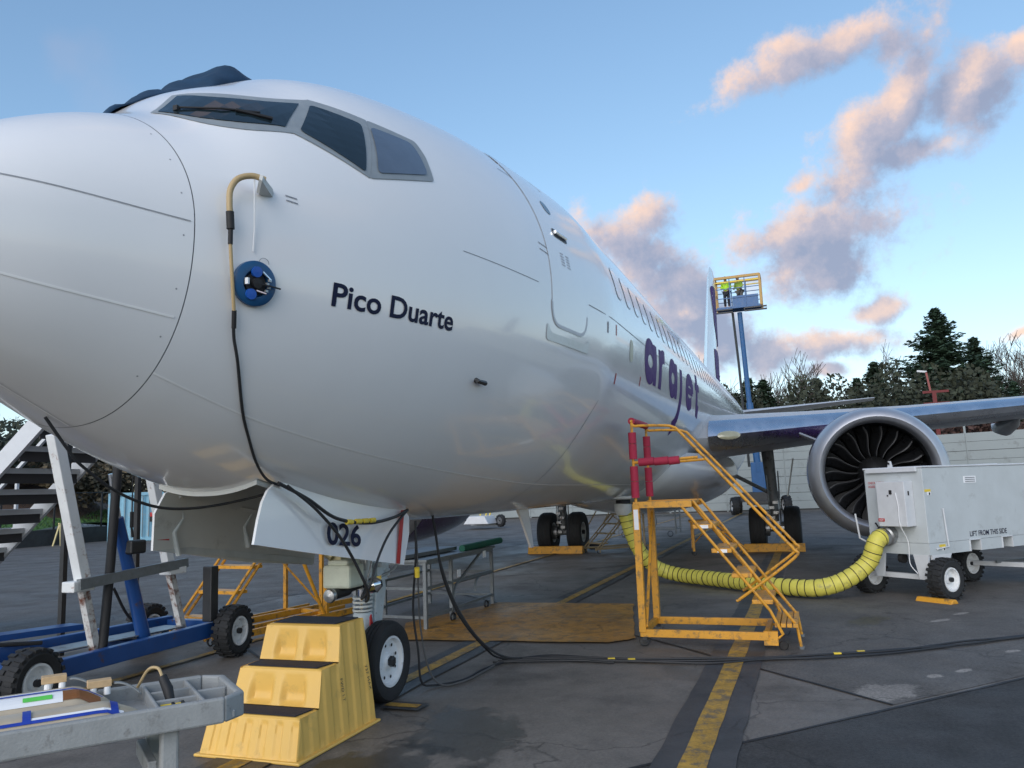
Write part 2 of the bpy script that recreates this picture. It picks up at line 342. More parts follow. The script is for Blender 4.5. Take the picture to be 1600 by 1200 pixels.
# ------------------------------------------------------------------ ground
def ground_mat(name, base, sc, var, speck, rough, stain, bump=.25, marks=(), wear=None):
    # marks: (x, y, rx, ry, angle, colour factor, roughness) stains with their own outline; wear: colour showing through worn paint
    m = bpy.data.materials.new(name); m.use_nodes = True; nt = m.node_tree; N = nt.nodes.new; L = nt.links.new
    p = nt.nodes['Principled BSDF']; tc = N('ShaderNodeTexCoord')
    def noise(s, d=6, r=.6):
        n = N('ShaderNodeTexNoise'); n.inputs['Scale'].default_value = s; n.inputs['Detail'].default_value = d; n.inputs['Roughness'].default_value = r
        L(tc.outputs['Object'], n.inputs['Vector']); return n.outputs['Fac']
    def rng(src, a, b, c, d):
        q = N('ShaderNodeMapRange'); q.inputs['From Min'].default_value = a; q.inputs['From Max'].default_value = b
        q.inputs['To Min'].default_value = c; q.inputs['To Max'].default_value = d; L(src, q.inputs['Value']); return q.outputs[0]
    def mul(a, b):
        q = N('ShaderNodeMath'); q.operation = 'MULTIPLY'; L(a, q.inputs[0]); L(b, q.inputs[1]); return q.outputs[0]
    big = rng(noise(sc, 7, .65), .3, .7, 1-var, 1+var)
    fine = mul(rng(noise(38, 4, .85), .3, .72, 1-speck, 1+speck), rng(noise(4.2, 6, .7), .3, .7, .84, 1.16))
    st = rng(noise(.55, 9, .72), .54, .66, 1, stain)
    st2 = rng(noise(2.3, 8, .7), .6, .68, 1, stain*.5+.5)
    t = mul(mul(big, fine), mul(st, st2)); rgh = rng(noise(1.1, 6), .35, .65, rough-.14, rough+.1)
    edge = noise(3.5, 8, .7) if marks else None
    for (mx, my, rx, ry, an, fac, rg) in marks:
        mp = N('ShaderNodeMapping'); mp.vector_type = 'TEXTURE'; mp.inputs['Location'].default_value = (mx, my, 0)
        mp.inputs['Rotation'].default_value = (0, 0, an); mp.inputs['Scale'].default_value = (rx, ry, 1); L(tc.outputs['Object'], mp.inputs['Vector'])
        ln = N('ShaderNodeVectorMath'); ln.operation = 'LENGTH'; L(mp.outputs[0], ln.inputs[0])
        ma = N('ShaderNodeMath'); ma.operation = 'MULTIPLY_ADD'; ma.inputs[1].default_value = 2.4; L(edge, ma.inputs[0]); L(ln.outputs['Value'], ma.inputs[2])
        k = rng(ma.outputs[0], 1.95, 2.2, 1, 0)
        t = mul(t, rng(k, 0, 1, 1, fac))
        mm = N('ShaderNodeMix'); L(k, mm.inputs[0]); L(rgh, mm.inputs[2]); mm.inputs[3].default_value = rg; rgh = mm.outputs[0]
    vo = N('ShaderNodeTexVoronoi'); vo.feature = 'DISTANCE_TO_EDGE'; vo.inputs['Scale'].default_value = .42
    wn = N('ShaderNodeTexNoise'); wn.inputs['Scale'].default_value = 1.7; wn.inputs['Detail'].default_value = 7; L(tc.outputs['Object'], wn.inputs['Vector'])
    wa = N('ShaderNodeVectorMath'); wa.operation = 'MULTIPLY_ADD'; wa.inputs[1].default_value = (.9, .9, 0); L(wn.outputs['Color'], wa.inputs[0]); L(tc.outputs['Object'], wa.inputs[2]); L(wa.outputs[0], vo.inputs['Vector'])
    t = mul(t, rng(vo.outputs['Distance'], .0015, .006, .55, 1))
    s = N('ShaderNodeVectorMath'); s.operation = 'SCALE'; s.inputs[0].default_value = base; L(t, s.inputs['Scale'])
    src = s.outputs[0]
    if wear:
        wk = rng(noise(7, 9, .75), .50, .60, 0, 1); mx_ = N('ShaderNodeMix'); mx_.data_type = 'RGBA'; L(wk, mx_.inputs[0]); L(src, mx_.inputs[6]); mx_.inputs[7].default_value = (*wear, 1); src = mx_.outputs[2]
    L(src, p.inputs['Base Color']); L(rgh, p.inputs['Roughness'])
    b = N('ShaderNodeBump'); b.inputs['Strength'].default_value = bump; b.inputs['Distance'].default_value = .01
    L(noise(120, 3, .7), b.inputs['Height']); L(b.outputs[0], p.inputs['Normal'])
    return m
CONC = ground_mat('apron_concrete', (.150, .133, .116), .5, .24, .30, .62, .64, .3, marks=((3.35,-1.25,.75,.42,.5,.42,.34),(2.45,-.95,.6,.4,-.3,.42,.34),(5.2,.9,1.2,.25,.9,.7,.5),(12.5,-1.8,1.6,.5,.2,.72,.5),(10.5,1.5,1.4,.5,.7,.75,.5),(5.4,-2.6,.5,.2,.8,.75,.5)))
ASPH = ground_mat('old_asphalt', (.115, .104, .093), 1.2, .2, .5, .7, .7, .5, marks=((5.05,-4.15,.42,.22,-.7,2.3,.7),(5.75,-4.62,.10,.06,-.7,2.8,.7),(6.0,-4.88,.12,.05,-.7,2.8,.7),(6.95,-5.45,.12,.05,-.7,2.6,.7),(8.75,-5.1,.18,.06,-.7,2.4,.7),(9.3,-5.4,.16,.05,-.7,2.4,.7),(8.6,-4.3,.5,.2,-.5,.6,.4)))
ASPD = ground_mat('dark_asphalt', (.044, .042, .041), 1.6, .25, .6, .72, .8, .7)
PLATE = ground_mat('rusty_paint', (.42, .205, .036), .9, .3, .3, .55, .6, wear=(.20,.12,.05))
WET = ground_mat('wet_stain', (.045, .045, .045), 2, .2, .2, .3, .8, .1)
PATCH = ground_mat('pale_patch', (.21, .22, .22), 3, .25, .3, .7, .8)
YLINE = ground_mat('worn_yellow_line', (.42, .24, .034), 3, .3, .35, .6, .7, wear=(.15,.115,.07))
BLINE = ground_mat('black_line_border', (.052, .051, .052), 2, .2, .2, .55, .8)
TAR = ground_mat('joint_tar', (.016, .016, .018), 4, .2, .2, .6, .8)
GRASS = ground_mat('grass_bank', (.065, .15, .03), .4, .25, .3, .9, .8, 1.0)
LITTER = ground_mat('leaf_litter', (.105, .055, .03), .6, .4, .5, .9, .5, 1.0)
WALLD = ground_mat('retaining_wall', (.035, .037, .038), 1, .2, .2, .8, .7)

b = MB(); b.add([(-300,-500,0),(900,-500,0),(900,500,0),(-300,500,0)], [(0,1,2,3)])
ground = struct(b.build('ground', CONC))
def sheet(name, pts, z, m, parent=ground):
    b = MB(); b.add([(x, y, z) for x, y in pts], [tuple(range(len(pts)))]); o = b.build(name, m, parent)
    if parent is None: struct(o)
    return o
def strip(name, pts, w, z, m, parent=ground, wob=0):
    b = MB(); P = [Vector((x, y, 0)) for x, y in pts]
    if wob:
        Q = []
        for i in range(len(P)-1):
            n = max(2, int((P[i+1]-P[i]).length/.25))
            Q += [P[i].lerp(P[i+1], k/n) for k in range(n)]
        P = Q + [P[-1]]
    rs = random.Random(len(name)); L_ = []; R_ = []
    for i, q in enumerate(P):
        d = (P[min(i+1,len(P)-1)]-P[max(i-1,0)]).normalized(); nn = Vector((-d.y, d.x, 0))
        L_.append(q+nn*(w/2+rs.uniform(-wob, wob))); R_.append(q-nn*(w/2+rs.uniform(-wob, wob)))
    n = len(P); b.add([(q.x, q.y, z) for q in L_+R_], [(i, i+1, n+i+1, n+i) for i in range(n-1)])
    return b.build(name, m, parent)
# dark asphalt in the near right corner, older asphalt strip behind it and out to the left
sheet('asphalt_strip', [(-8.0,7.6),(2.9,-2.6),(5.79,-5.3),(30,-28),(30,-60),(-40,-60),(-40,7.6)], .004, ASPD)
def blob(name, c, rx, ry, m, z, seed, rz=0, n=40, rough=.25):
    rs = random.Random(seed); ph = [(rs.uniform(0,6.28), rs.uniform(.3,1)) for _ in range(9)]
    pts = []
    for i in range(n):
        a = 2*PI*i/n; k = 1+sum(math.sin((j+2)*a+p)*q*rough/(j+1.5) for j, (p, q) in enumerate(ph))
        x = rx*k*math.cos(a); y = ry*k*math.sin(a)
        pts.append((c[0]+x*math.cos(rz)-y*math.sin(rz), c[1]+x*math.sin(rz)+y*math.cos(rz)))
    return sheet(name, pts, z, m)
sheet('older_asphalt', [(7.0,-1.95),(4.70,-4.19),(6.3,-5.7),(32,-30),(60,-30),(60,-3.2),(24,-3.2),(9.4,-3.2)], .004, ASPH)
sheet('far_asphalt', [(2.0,5.2),(60,5.2),(60,60),(2.0,60)], .004, ASPH)
for j, pts in enumerate(([(7.0,-1.95),(4.70,-4.19)], [(2.9-1.2,-2.6+1.12),(2.9,-2.6),(5.79,-5.3),(8.8,-8.1)], [(3.9,.35),(4.9,1.6),(6.4,3.4)], [(3.9,.35),(1.5,2.6)],
        [(7.0,-1.95),(12.0,3.6)], [(12.,3.6),(16.6,-1.0),(19.9,-4.2)], [(12,3.6),(8.2,7.2)], [(16.6,-1.0),(25.4,8.1)])):
    strip('expansion_joint', pts, .03, .0085, TAR, wob=.006)

for y, wd, bw in ((-2.92,.17,.50), (-.05,.14,.44)):
    strip('line_border', [(2.0, y), (46, y)], bw, .012, BLINE, wob=.008)
    strip('yellow_line', [(2.0, y), (46, y)], wd, .016, YLINE, wob=.004)
strip('yellow_line', [(2.0, 2.86), (46, 2.86)], .11, .016, YLINE, wob=.006)
rp = [Vector(q_) for q_ in ((7.6,1.5),(9.6,.95),(9.64,-1.17),(7.0,-1.75),(6.7,-1.5),(6.5,.95))]; rp2 = []; _r5 = random.Random(5)
for q0_, q1_ in zip(rp, rp[1:]+rp[:1]):
    for k in range(14):
        q_ = q0_.lerp(q1_, k/14); rp2.append((q_.x+_r5.uniform(-.016,.016), q_.y+_r5.uniform(-.016,.016)))
sheet('rust_coloured_patch', rp2, .020, PLATE)
strip('stop_mark_border', [(3.83,-.32),(3.83,-.66)], .22, .020, BLINE, wob=.012); strip('stop_mark', [(3.83,-.32),(3.83,-.62)], .10, .024, YLINE, wob=.008)

# ------------------------------------------------------------------ aircraft: the skin as a function
XK = np.array([0,.05,.15,.35,.65,1.0,1.4,1.8,2.2,2.6,3.1,3.7,4.5,5.5,6.5,27,30,33,36,38.3])
TOP = np.array([3.0,3.13,3.235,3.41,3.643,3.845,4.02,4.35,4.59,4.83,5.02,5.166,5.304,5.409,5.483,5.483,5.473,5.423,5.303,5.053])
BOT = np.array([3.0,2.86,2.735,2.565,2.402,2.248,2.079,1.929,1.814,1.721,1.63,1.559,1.502,1.475,1.473,1.473,1.953,2.653,3.503,4.203])
WID = np.array([0,.11,.20,.345,.539,.719,.913,1.077,1.219,1.34,1.463,1.583,1.702,1.807,1.881,1.881,1.781,1.451,.901,.351])
ZCE = np.array([3.0,3.02,3.05,3.085,3.111,3.142,3.176,3.203,3.224,3.255,3.314,3.399,3.51,3.582,3.627,3.627,3.727,4.077,4.527,4.727])
XS = np.sqrt(XK); NOSE = -.23; NEXP = 2.12
def _slopes(y):
    h = np.diff(XS); d = np.diff(y)/h; m = np.zeros_like(y)
    for i in range(1, len(y)-1):
        if d[i-1]*d[i] > 0:
            w1 = 2*h[i]+h[i-1]; w2 = h[i]+2*h[i-1]; m[i] = (w1+w2)/(w1/d[i-1]+w2/d[i])
    m[0] = d[0]; m[-1] = d[-1]; return m
_SL = [(_a, _slopes(_a)) for _a in (TOP, BOT, WID, ZCE)]
def sec(x):
    s = math.sqrt(min(max(x-NOSE, 0), 38.3)); i = min(max(int(np.searchsorted(XS, s))-1, 0), len(XS)-2)
    h = XS[i+1]-XS[i]; t = (s-XS[i])/h; out = []
    for y, m in _SL:
        out.append((1+2*t)*(1-t)**2*y[i] + t*(1-t)**2*h*m[i] + t*t*(3-2*t)*y[i+1] + t*t*(t-1)*h*m[i+1])
    return out
def skin_th(x, th):                # th: 0 crown, +90 port side, 180 keel
    t, b, w, c = sec(x); sn, cs = math.sin(th), math.cos(th)
    if cs >= 0: return Vector((x, -w*sn, c+(t-c)*cs))
    e = 2/NEXP
    return Vector((x, -w*math.copysign(abs(sn)**e, sn), c-(c-b)*abs(cs)**e))
def side(x, z, off=0.0, sg=-1):    # port skin at (x, z)
    t, b, w, c = sec(x)
    if z >= c: y = w*math.sqrt(max(0, 1-((z-c)/(t-c))**2))
    else: y = w*max(0, 1-abs((c-z)/(c-b))**NEXP)**(1/NEXP)
    p = Vector((x, sg*y, z)); return p + nrm(p)*off if off else p
def crown(x, y, off=0.0):          # upper skin at (x, y)
    t, b, w, c = sec(x); z = c+(t-c)*math.sqrt(max(0, 1-(y/w)**2)); p = Vector((x, y, z)); return p + nrm(p)*off if off else p
def Fs(p):
    t, b, w, c = sec(p.x); w = max(w, 1e-3)
    if p.z > c: return (math.sqrt((p.y/w)**2+((p.z-c)/max(t-c, 1e-3))**2)-1)*w
    return ((abs(p.y/w)**NEXP+abs((p.z-c)/max(c-b, 1e-3))**NEXP)**(1/NEXP)-1)*w
def nrm(p):
    e = 2e-3; q = [Fs(p+d)-Fs(p-d) for d in (Vector((e,0,0)), Vector((0,e,0)), Vector((0,0,e)))]
    return Vector(q).normalized()
def to_skin(p, off=0.0):           # move a nearby point onto the skin
    p = Vector(p)
    for _ in range(4): p = p - nrm(p)*Fs(p)
    return p + nrm(p)*off
def ribbon(pts, w, off=.002, n=6, closed=False):
    """thin strip lying on the skin"""
    P = [to_skin(q) for q in (smooth_path(pts, n) if n > 1 else pts)]; b = MB(); vs = []
    N = len(P)
    for i, q in enumerate(P):
        a = P[(i-1) % N] if closed else P[max(i-1, 0)]; c = P[(i+1) % N] if closed else P[min(i+1, N-1)]
        d = (c-a).normalized(); nn = nrm(q); s = nn.cross(d).normalized()
        vs += [to_skin(q+s*w/2, off), to_skin(q-s*w/2, off)]
    k = N if closed else N-1
    b.add(vs, [(2*i, 2*((i+1) % N), 2*((i+1) % N)+1, 2*i+1) for i in range(k)])
    return b
def patch(poly, mapper, off, dx=.09, dz=.09, rnd=0):
    """outline in two coordinates, sliced finely and laid on the skin"""
    bm = bmesh.new(); vs = [bm.verts.new((x, 0, z)) for x, z in poly]; bm.faces.new(vs)
    xs = [p[0] for p in poly]; zs = [p[1] for p in poly]
    x = min(xs)+dx
    while x < max(xs):
        bmesh.ops.bisect_plane(bm, geom=bm.verts[:]+bm.edges[:]+bm.faces[:], plane_co=(x,0,0), plane_no=(1,0,0)); x += dx
    z = min(zs)+dz
    while z < max(zs):
        bmesh.ops.bisect_plane(bm, geom=bm.verts[:]+bm.edges[:]+bm.faces[:], plane_co=(0,0,z), plane_no=(0,0,1)); z += dz
    bm.verts.index_update(); b = MB()
    b.add([mapper(v.co.x, v.co.z, off) for v in bm.verts], [tuple(v.index for v in f.verts) for f in bm.faces]); bm.free()
    return b
def rounded(poly, r, n=5):
    out = []; N = len(poly)
    for i in range(N):
        p = Vector(poly[i]); a = (Vector(poly[i-1])-p); c = (Vector(poly[(i+1) % N])-p)
        k = min(r, a.length*.45, c.length*.45); A = p+a.normalized()*k; Cc = p+c.normalized()*k
        for j in range(n+1):
            t = j/n; q = A.lerp(p, t).lerp(p.lerp(Cc, t), t); out.append((q.x, q.y))
    return out

plane = thing('airplane', 'white twin-engined jet airliner parked on the apron with purple lettering', 'airplane', (4.0, 0, 0))
# fuselage shell, left open over the nose gear bay
def shell(xs, nth, hole=None):
    b = MB(); vs = []
    for x in xs:
        for k in range(nth): vs.append(skin_th(x, 2*PI*k/nth))
    fs = []
    for i in range(len(xs)-1):
        for k in range(nth):
            q = (i*nth+k, i*nth+(k+1) % nth, (i+1)*nth+(k+1) % nth, (i+1)*nth+k)
            c = sum((vs[j] for j in q), Vector())/4
            if hole and hole(c): continue
            fs.append(q)
    b.add(vs, fs); return b
SEAM = .99
xs = [NOSE+(SEAM-.0025-NOSE)*(i/26)**2 for i in range(27)]; xs[0] = NOSE+.0005
rad = shell(xs, 128).build('radome', RADOME, plane, True)
xs = [SEAM+.0025] + [1.03+.05*i for i in range(20)] + [2.05+.0689*i for i in range(29)] + [4.0+.1*i for i in range(1, 26)] + [7+i for i in range(0, 20)] + [26.77+.4*i for i in range(28)] + [38.06]
xs = sorted(set(round(x, 4) for x in xs))
BAYH = .40
fus = shell(xs, 160, lambda c: abs(c.y) < BAYH and c.z < 2.0 and 2.05 < c.x < 3.97).build('fuselage', WHITE, plane, True)
b = MB()
t = [skin_th(SEAM-.02, 2*PI*k/96) for k in range(96)]; t2 = [skin_th(SEAM+.02, 2*PI*k/96) for k in range(96)]
ctr = Vector((SEAM, 0, 3.05)); b.add([ctr+(q-ctr)*.992 for q in t+t2], [(k, (k+1) % 96, 96+(k+1) % 96, 96+k) for k in range(96)])
b.build('radome_seal', mat('seal_grey', (.22,.23,.25), .6), plane)
b = MB(); e = skin_th(38.0, 0); b.lathe([(.34,0),(.3,.5),(.18,.9),(.12,1.0),(.0,1.0)], (38.0,0,4.63), (1,0,.03), 24); b.build('tail_cone', ALU, plane, True)
# nose gear bay
b = MB(); z1 = 2.35
for (x0,y0),(x1,y1) in (((2.05,-BAYH),(3.97,-BAYH)),((3.97,-BAYH),(3.97,BAYH)),((3.97,BAYH),(2.05,BAYH)),((2.05,BAYH),(2.05,-BAYH))):
    n = 10
    for i in range(n):
        xa, ya = x0+(x1-x0)*i/n, y0+(y1-y0)*i/n; xb, yb = x0+(x1-x0)*(i+1)/n, y0+(y1-y0)*(i+1)/n
        def zb(x, y):
            t_, b_, w_, c_ = sec(x); return c_-(c_-b_)*(1-(abs(y)/w_)**NEXP)**(1/NEXP)-.03
        b.add([(xa,ya,zb(xa,ya)),(xb,yb,zb(xb,yb)),(xb,yb,z1),(xa,ya,z1)], [(0,1,2,3)])
b.add([(2.05,-BAYH,z1),(3.97,-BAYH,z1),(3.97,BAYH,z1),(2.05,BAYH,z1)], [(0,1,2,3)])
for i in range(6): b.box((2.3+.3*i, 0, z1-.12), (.04, .78, .2))
for y in (-.2, .1, .25): b.tube([(2.1,y,z1-.2),(3.9,y,z1-.22)], .025)
b.build('gear_bay', GREYP, plane)

# lightning strips and skin joints
for k, (p0, p1) in enumerate((((-.05,-.2,3.25),(.975,-.81,3.178)), ((.0,-.22,2.84),(.962,-.73,2.675)), ((.2,-.05,2.5),(.97,-.02,2.165)))):
    P = [Vector(p0).lerp(Vector(p1), i/8) for i in range(9)]
    ribbon(P, .012 if k else .006, .004, 3).build('lightning_strip', LINEL if k else mat('strip_grey', (.3,.31,.33), .5), rad)
LAP = [(.993,-.572,2.403),(1.211,-.626,2.324),(1.629,-.72,2.194),(2.128,-.824,2.088),(3.088,-.959,1.954),(4.421,-1.028,1.852),(6.302,-1.029,1.781),(11.5,-1.0,1.757)]
ribbon(LAP, .011, .003).build('lap_joint', LINEL, fus)
ribbon([(6.007,-1.70,2.652),(5.87,-1.594,2.441),(5.80,-1.452,2.213),(5.74,-1.156,1.891),(5.74,-.70,1.607)], .010, .002).build('skin_joint', LINE, fus)
ribbon([side(3.0,3.49),side(4.15,3.507)], .006, .002).build('skin_joint', LINE, fus)
ribbon([side(5.36+i*1.5,3.545) for i in range(16)], .010, .002, 4).build('skin_joint', LINE, fus)
for z in (4.62,):
    for x in (4.2,): ribbon([side(x,z),side(x+.25,z-.01)], .01, .003).build('skin_joint', LINE, fus)
ribbon([side(4.26,3.84),side(4.55,3.82)], .008, .004).build('skin_joint', LINE, fus); ribbon([side(4.26,3.90),side(4.55,3.88)], .008, .004).build('skin_joint', LINE, fus)

# cockpit windows: frame sheet, then panes a little proud
def cmap(x, y, off): return crown(x, y, off)
fr1 = [(1.185,-.31),(1.46,-.205),(1.58,-.42),(1.78,-.595),(2.12,-.745),(1.735,-.90),(1.46,-.775),(1.275,-.585)]
fr2 = [(2.118,4.412),(2.456,4.363),(2.171,3.79),(1.733,3.978)]
fr3 = [(2.456,4.363),(2.87,4.341),(2.88,4.214),(2.837,3.988),(2.171,3.79)]
def sp(pts, n=5): return [(q_.x, q_.y) for q_ in smooth_path([(x, y, 0) for x, y in pts], n)]
fr1 = sp([(1.185,-.31),(1.46,-.205)],2)[:-1]+sp([(1.46,-.205),(1.58,-.42),(1.78,-.595),(2.12,-.745)])[:-1]+[(2.12,-.745)]+sp([(1.735,-.90),(1.46,-.775),(1.275,-.585),(1.185,-.31)])[:-1]
gl1 = [(1.215,-.338),(1.445,-.262),(1.53,-.48),(1.72,-.632),(2.006,-.752),(1.715,-.858),(1.475,-.735),(1.303,-.558)]
gl1 = sp([(1.445,-.262),(1.53,-.48),(1.72,-.632),(2.006,-.752)])+sp([(1.715,-.858),(1.475,-.735),(1.303,-.558),(1.215,-.338)])
smap = lambda x, z, o: side(x, z, o)
for sy in (1, -1):
    win = patch([(x, y*sy) for x, y in (fr1 if sy > 0 else fr1[::-1])], cmap, .004, .07, .07).build('windshield_frame', FRAMEM, plane)
    patch([(x, y*sy) for x, y in (gl1 if sy > 0 else gl1[::-1])], cmap, .009, .07, .07).build('pane', GLASS, win)
w2 = patch(fr2, smap, .005, .07, .07).build('side_window_frame', FRAMEM, plane)
patch(rounded([(2.077,4.338),(2.36,4.285),(2.15,3.828),(1.80,4.016)], .03), smap, .010, .07, .07).build('pane', GLASS, w2)
w3 = patch(rounded(fr3, .03), smap, .006, .07, .07).build('aft_window_frame', FRAMEM, plane)
patch(rounded([(2.43,4.29),(2.79,4.294),(2.80,4.169),(2.785,4.02),(2.255,3.855)], .05), smap, .012, .07, .07).build('pane', GLASSB, w3)
q = [crown(2.10,-.735), side(2.13,4.41), side(1.745,3.98), crown(1.72,-.89)]
b = MB(); b.grid(lambda u, v: to_skin((q[0].lerp(q[1], u)).lerp(q[3].lerp(q[2], u), v), .0045), 6, 8); b.build('window_post', FRAMEM, plane)
for k in range(7):
    th_ = math.radians(45+16*k); pp = skin_th(SEAM-.05, th_); b = MB(); b.lathe([(.005,.001),(.0,.0025)], pp, nrm(pp), 8); b.build('fastener', MATS['strip_grey'], rad)
# wiper on the windshield
b = MB(); b.tube([cmap(1.30,-.42,.02), cmap(1.44,-.60,.02), cmap(1.62,-.74,.02)], .007, 6); b.tube([cmap(1.50,-.66,.02), cmap(1.66,-.80,.02)], .012, 6); b.box(cmap(1.29,-.41,.015), (.03,.03,.03))
b.build('wiper', BLACK, plane)

# forward entry door
DP = rounded([(4.42,3.19),(5.29,3.20),(5.32,4.98),(4.44,4.97)], .2, 6)
door = patch(DP, lambda x, z, o: side(x, z, o), .005, .09, .09).build('entry_door', WHITE, plane, True)
ribbon([side(x, z) for x, z in DP], .032, .0065, 1, True).build('door_gap', mat('door_gap', (.58,.61,.65), .5), door)
patch(rounded([(4.80,4.36),(4.93,4.36),(4.93,4.50),(4.80,4.50)], .06), lambda x, z, o: side(x, z, o), .009).build('door_window', GLASS, door)
patch(rounded([(4.70,4.08),(5.02,4.08),(5.02,4.17),(4.70,4.17)], .045), lambda x, z, o: side(x, z, o), .009).build('handle_recess', DARKM, door)
b = MB(); b.tube([side(4.73,4.125,.02), side(4.99,4.125,.02)], .018, 8); b.build('handle', ALU, door, True)
for i in range(2):
    for j in range(5): patch([(4.72+.13*i,3.80+.028*j),(4.80+.13*i,3.80+.028*j),(4.80+.13*i,3.81+.028*j),(4.72+.13*i,3.81+.028*j)], lambda x, z, o: side(x, z, o), .008).build('placard', mat('placard_grey', (.45,.47,.52), .5), door)
sp = patch(rounded([(4.33,3.035),(5.38,3.05),(5.39,3.20),(5.30,3.13),(4.42,3.11),(4.33,3.20)], .05), lambda x, z, o: side(x, z, o), .006).build('scuff_plate', mat('scuff_metal', (.6,.61,.62), .42, metal=.7), plane)
# lettering on the nose
def skin_text(body, x0, z0, h, x1, name, m, slope=0, bold=.02, lab=None, off=.004):
    vs, fs = text2d(body, bold); k = (x1-x0)/max(v[0] for v in vs); kz = h/.72
    bm = bmesh.new(); vv = [bm.verts.new((x0+x*k, 0, z0+y*kz)) for x, y in vs]
    for f in fs:
        try: bm.faces.new([vv[i] for i in f])
        except ValueError: pass
    x = x0
    while x < x1:
        bmesh.ops.bisect_plane(bm, geom=bm.verts[:]+bm.edges[:]+bm.faces[:], plane_co=(x,0,0), plane_no=(1,0,0)); x += .06
    bm.verts.index_update(); b = MB()
    b.add([side(v.co.x, v.co.z+slope*(v.co.x-x0), off) for v in bm.verts], [tuple(v.index for v in f.verts) for f in bm.faces]); bm.free()
    return b.build(name, m, plane, label=lab)
_w = max(v[0] for v in text2d('Pico Duarte', .02)[0]); _p = max(v[0] for v in text2d('Pico', .02)[0])/_w; _d = max(v[0] for v in text2d('Duarte', .02)[0])/_w
skin_text('Pico', 1.785, 2.868, .142, 1.785+1.1*_p, 'name_lettering', NAVY, .004, .020, 'dark blue word Pico on the nose')
skin_text('Duarte', 2.885-1.1*_d, 2.8724, .142, 2.885, 'name_lettering', NAVY, .004, .020, 'dark blue word Duarte on the nose')
# purple titles: strokes laid on the skin
def stroke(b, pts, w):
    P0 = [Vector((x, z)) for x, z in pts]; P = []
    for q0_, q1_ in zip(P0, P0[1:]):
        n_k = max(1, int((q1_-q0_).length/.05)); P += [q0_.lerp(q1_, i/n_k) for i in range(n_k)]
    P.append(P0[-1]); N = len(P); vs = []
    for i, q in enumerate(P):
        d = (P[min(i+1,N-1)]-P[max(i-1,0)]).normalized(); s = Vector((-d.y, d.x))*w/2
        for e in (-1, -.5, 0, .5, 1): vs.append(side(q.x+s.x*e, q.y+s.y*e, .004))
    b.add(vs, [(5*i+k, 5*i+k+1, 5*i+k+6, 5*i+k+5) for i in range(N-1) for k in range(4)])
def U(cx, z0, z1, hw, n=14): return [(cx-hw, z1)] + [(cx-hw*math.cos(PI*i/n), z0+hw*.62-hw*.62*math.sin(PI*i/n)) for i in range(n+1)] + [(cx+hw, z1)]
def OV(cx, cz, hx, hz, a0=0, a1=2*PI, n=26): return [(cx+hx*math.cos(a0+(a1-a0)*i/n), cz+hz*math.sin(a0+(a1-a0)*i/n)) for i in range(n+1)]
for nm, st_ in (('a', [(OV(8.34,3.39,.29,.20),.22),([(8.70,3.66),(8.70,3.10)],.22)]), ('r', [([(9.12,3.66),(9.12,3.10)],.22),(OV(9.40,3.38,.28,.22,PI*.95,PI*.40,10),.2)]), ('a', [(OV(10.26,3.39,.27,.20),.22),([(10.60,3.66),(10.60,3.10)],.22)]),
        ('j', [([(11.12,3.64),(11.12,3.1),(11.08,2.88),(10.95,2.72),(10.72,2.64)],.24)]), ('e', [(OV(12.15,3.37,.38,.22,0,PI*1.75),.22),([(11.80,3.38),(12.52,3.38)],.12)]), ('t', [([(13.12,3.80),(13.12,3.25),(13.2,3.12),(13.4,3.10)],.24),([(12.9,3.56),(13.45,3.56)],.14)])):
    b = MB()
    for pts_, w_ in st_: stroke(b, pts_, w_)
    b.build('title_letter', PRINT, plane, label='purple letter '+nm+' of the airline title')
# the tail-coloured band over the crown
patch([(7.2,-1.05),(9.6,-1.05),(10.6,-.2),(8.2,-.2)], cmap, .004, .25, .12).build('crown_emblem', PURPLE, plane)
# cabin windows
for k in range(46):
    x = 6.62+.509*k
    fr = patch(rounded([(x-.14,3.86),(x+.14,3.86),(x+.14,4.25),(x-.14,4.25)], .12), lambda a, z, o: side(a, z, o), .003, .2, .1).build('cabin_window', mat('window_ring', (.55,.58,.62), .35), plane)
    patch(rounded([(x-.125,3.875),(x+.115,3.875),(x+.115,4.235),(x-.125,4.235)], .1), lambda a, z, o: side(a, z, o), .006, .2, .1).build('pane', mat('cabin_glass', (.66,.69,.72), .1, coat=1), fr)
# small service marks, drains and probes
for (x, z) in ((7.11,3.34),): patch(rounded([(x-.09,z-.13),(x+.09,z-.13),(x+.09,z+.13),(x-.09,z+.13)], .08), lambda a, q, o: side(a, q, o), .004).build('service_panel', mat('panel_yellowish', (.5,.48,.36), .4), plane)
for (x, z, m_) in ((6.45,2.93,RED),(7.75,3.05,RED),(6.3,3.45,RED),(5.95,3.42,LINE)): patch([(x-.02,z-.06),(x+.02,z-.06),(x+.02,z+.06),(x-.02,z+.06)], lambda a, q, o: side(a, q, o), .004).build('service_mark', m_, plane)
for (x, z) in ((1.50,3.465),(1.50,3.435)): patch([(x,z),(x+.07,z-.004),(x+.07,z+.004),(x,z+.008)], lambda a, q, o: side(a, q, o), .004).build('placard', LINE, plane)
p = side(3.32, 2.57); n_ = nrm(p)
b = MB(); b.tube([p+n_*.0, p+n_*.04], [.022,.016]); b.tube([p+n_*.04+V(-.05,0,0), p+n_*.045+V(.10,0,.0)], [.014,.02], 8); b.build('angle_probe', DARKM, plane, True)
for (x, z) in ((1.36,3.455),):
    p = side(x, z); n_ = nrm(p); b = MB(); b.slab([p-V(.04,0,.02), p+V(.10,0,-.01), p+V(.06,0,.03)+n_*.03, p+V(-.09,0,.0)+n_*.12, p+V(-.10,0,-.03)+n_*.12], .02); b.build('pitot_mast', GREYP, plane)
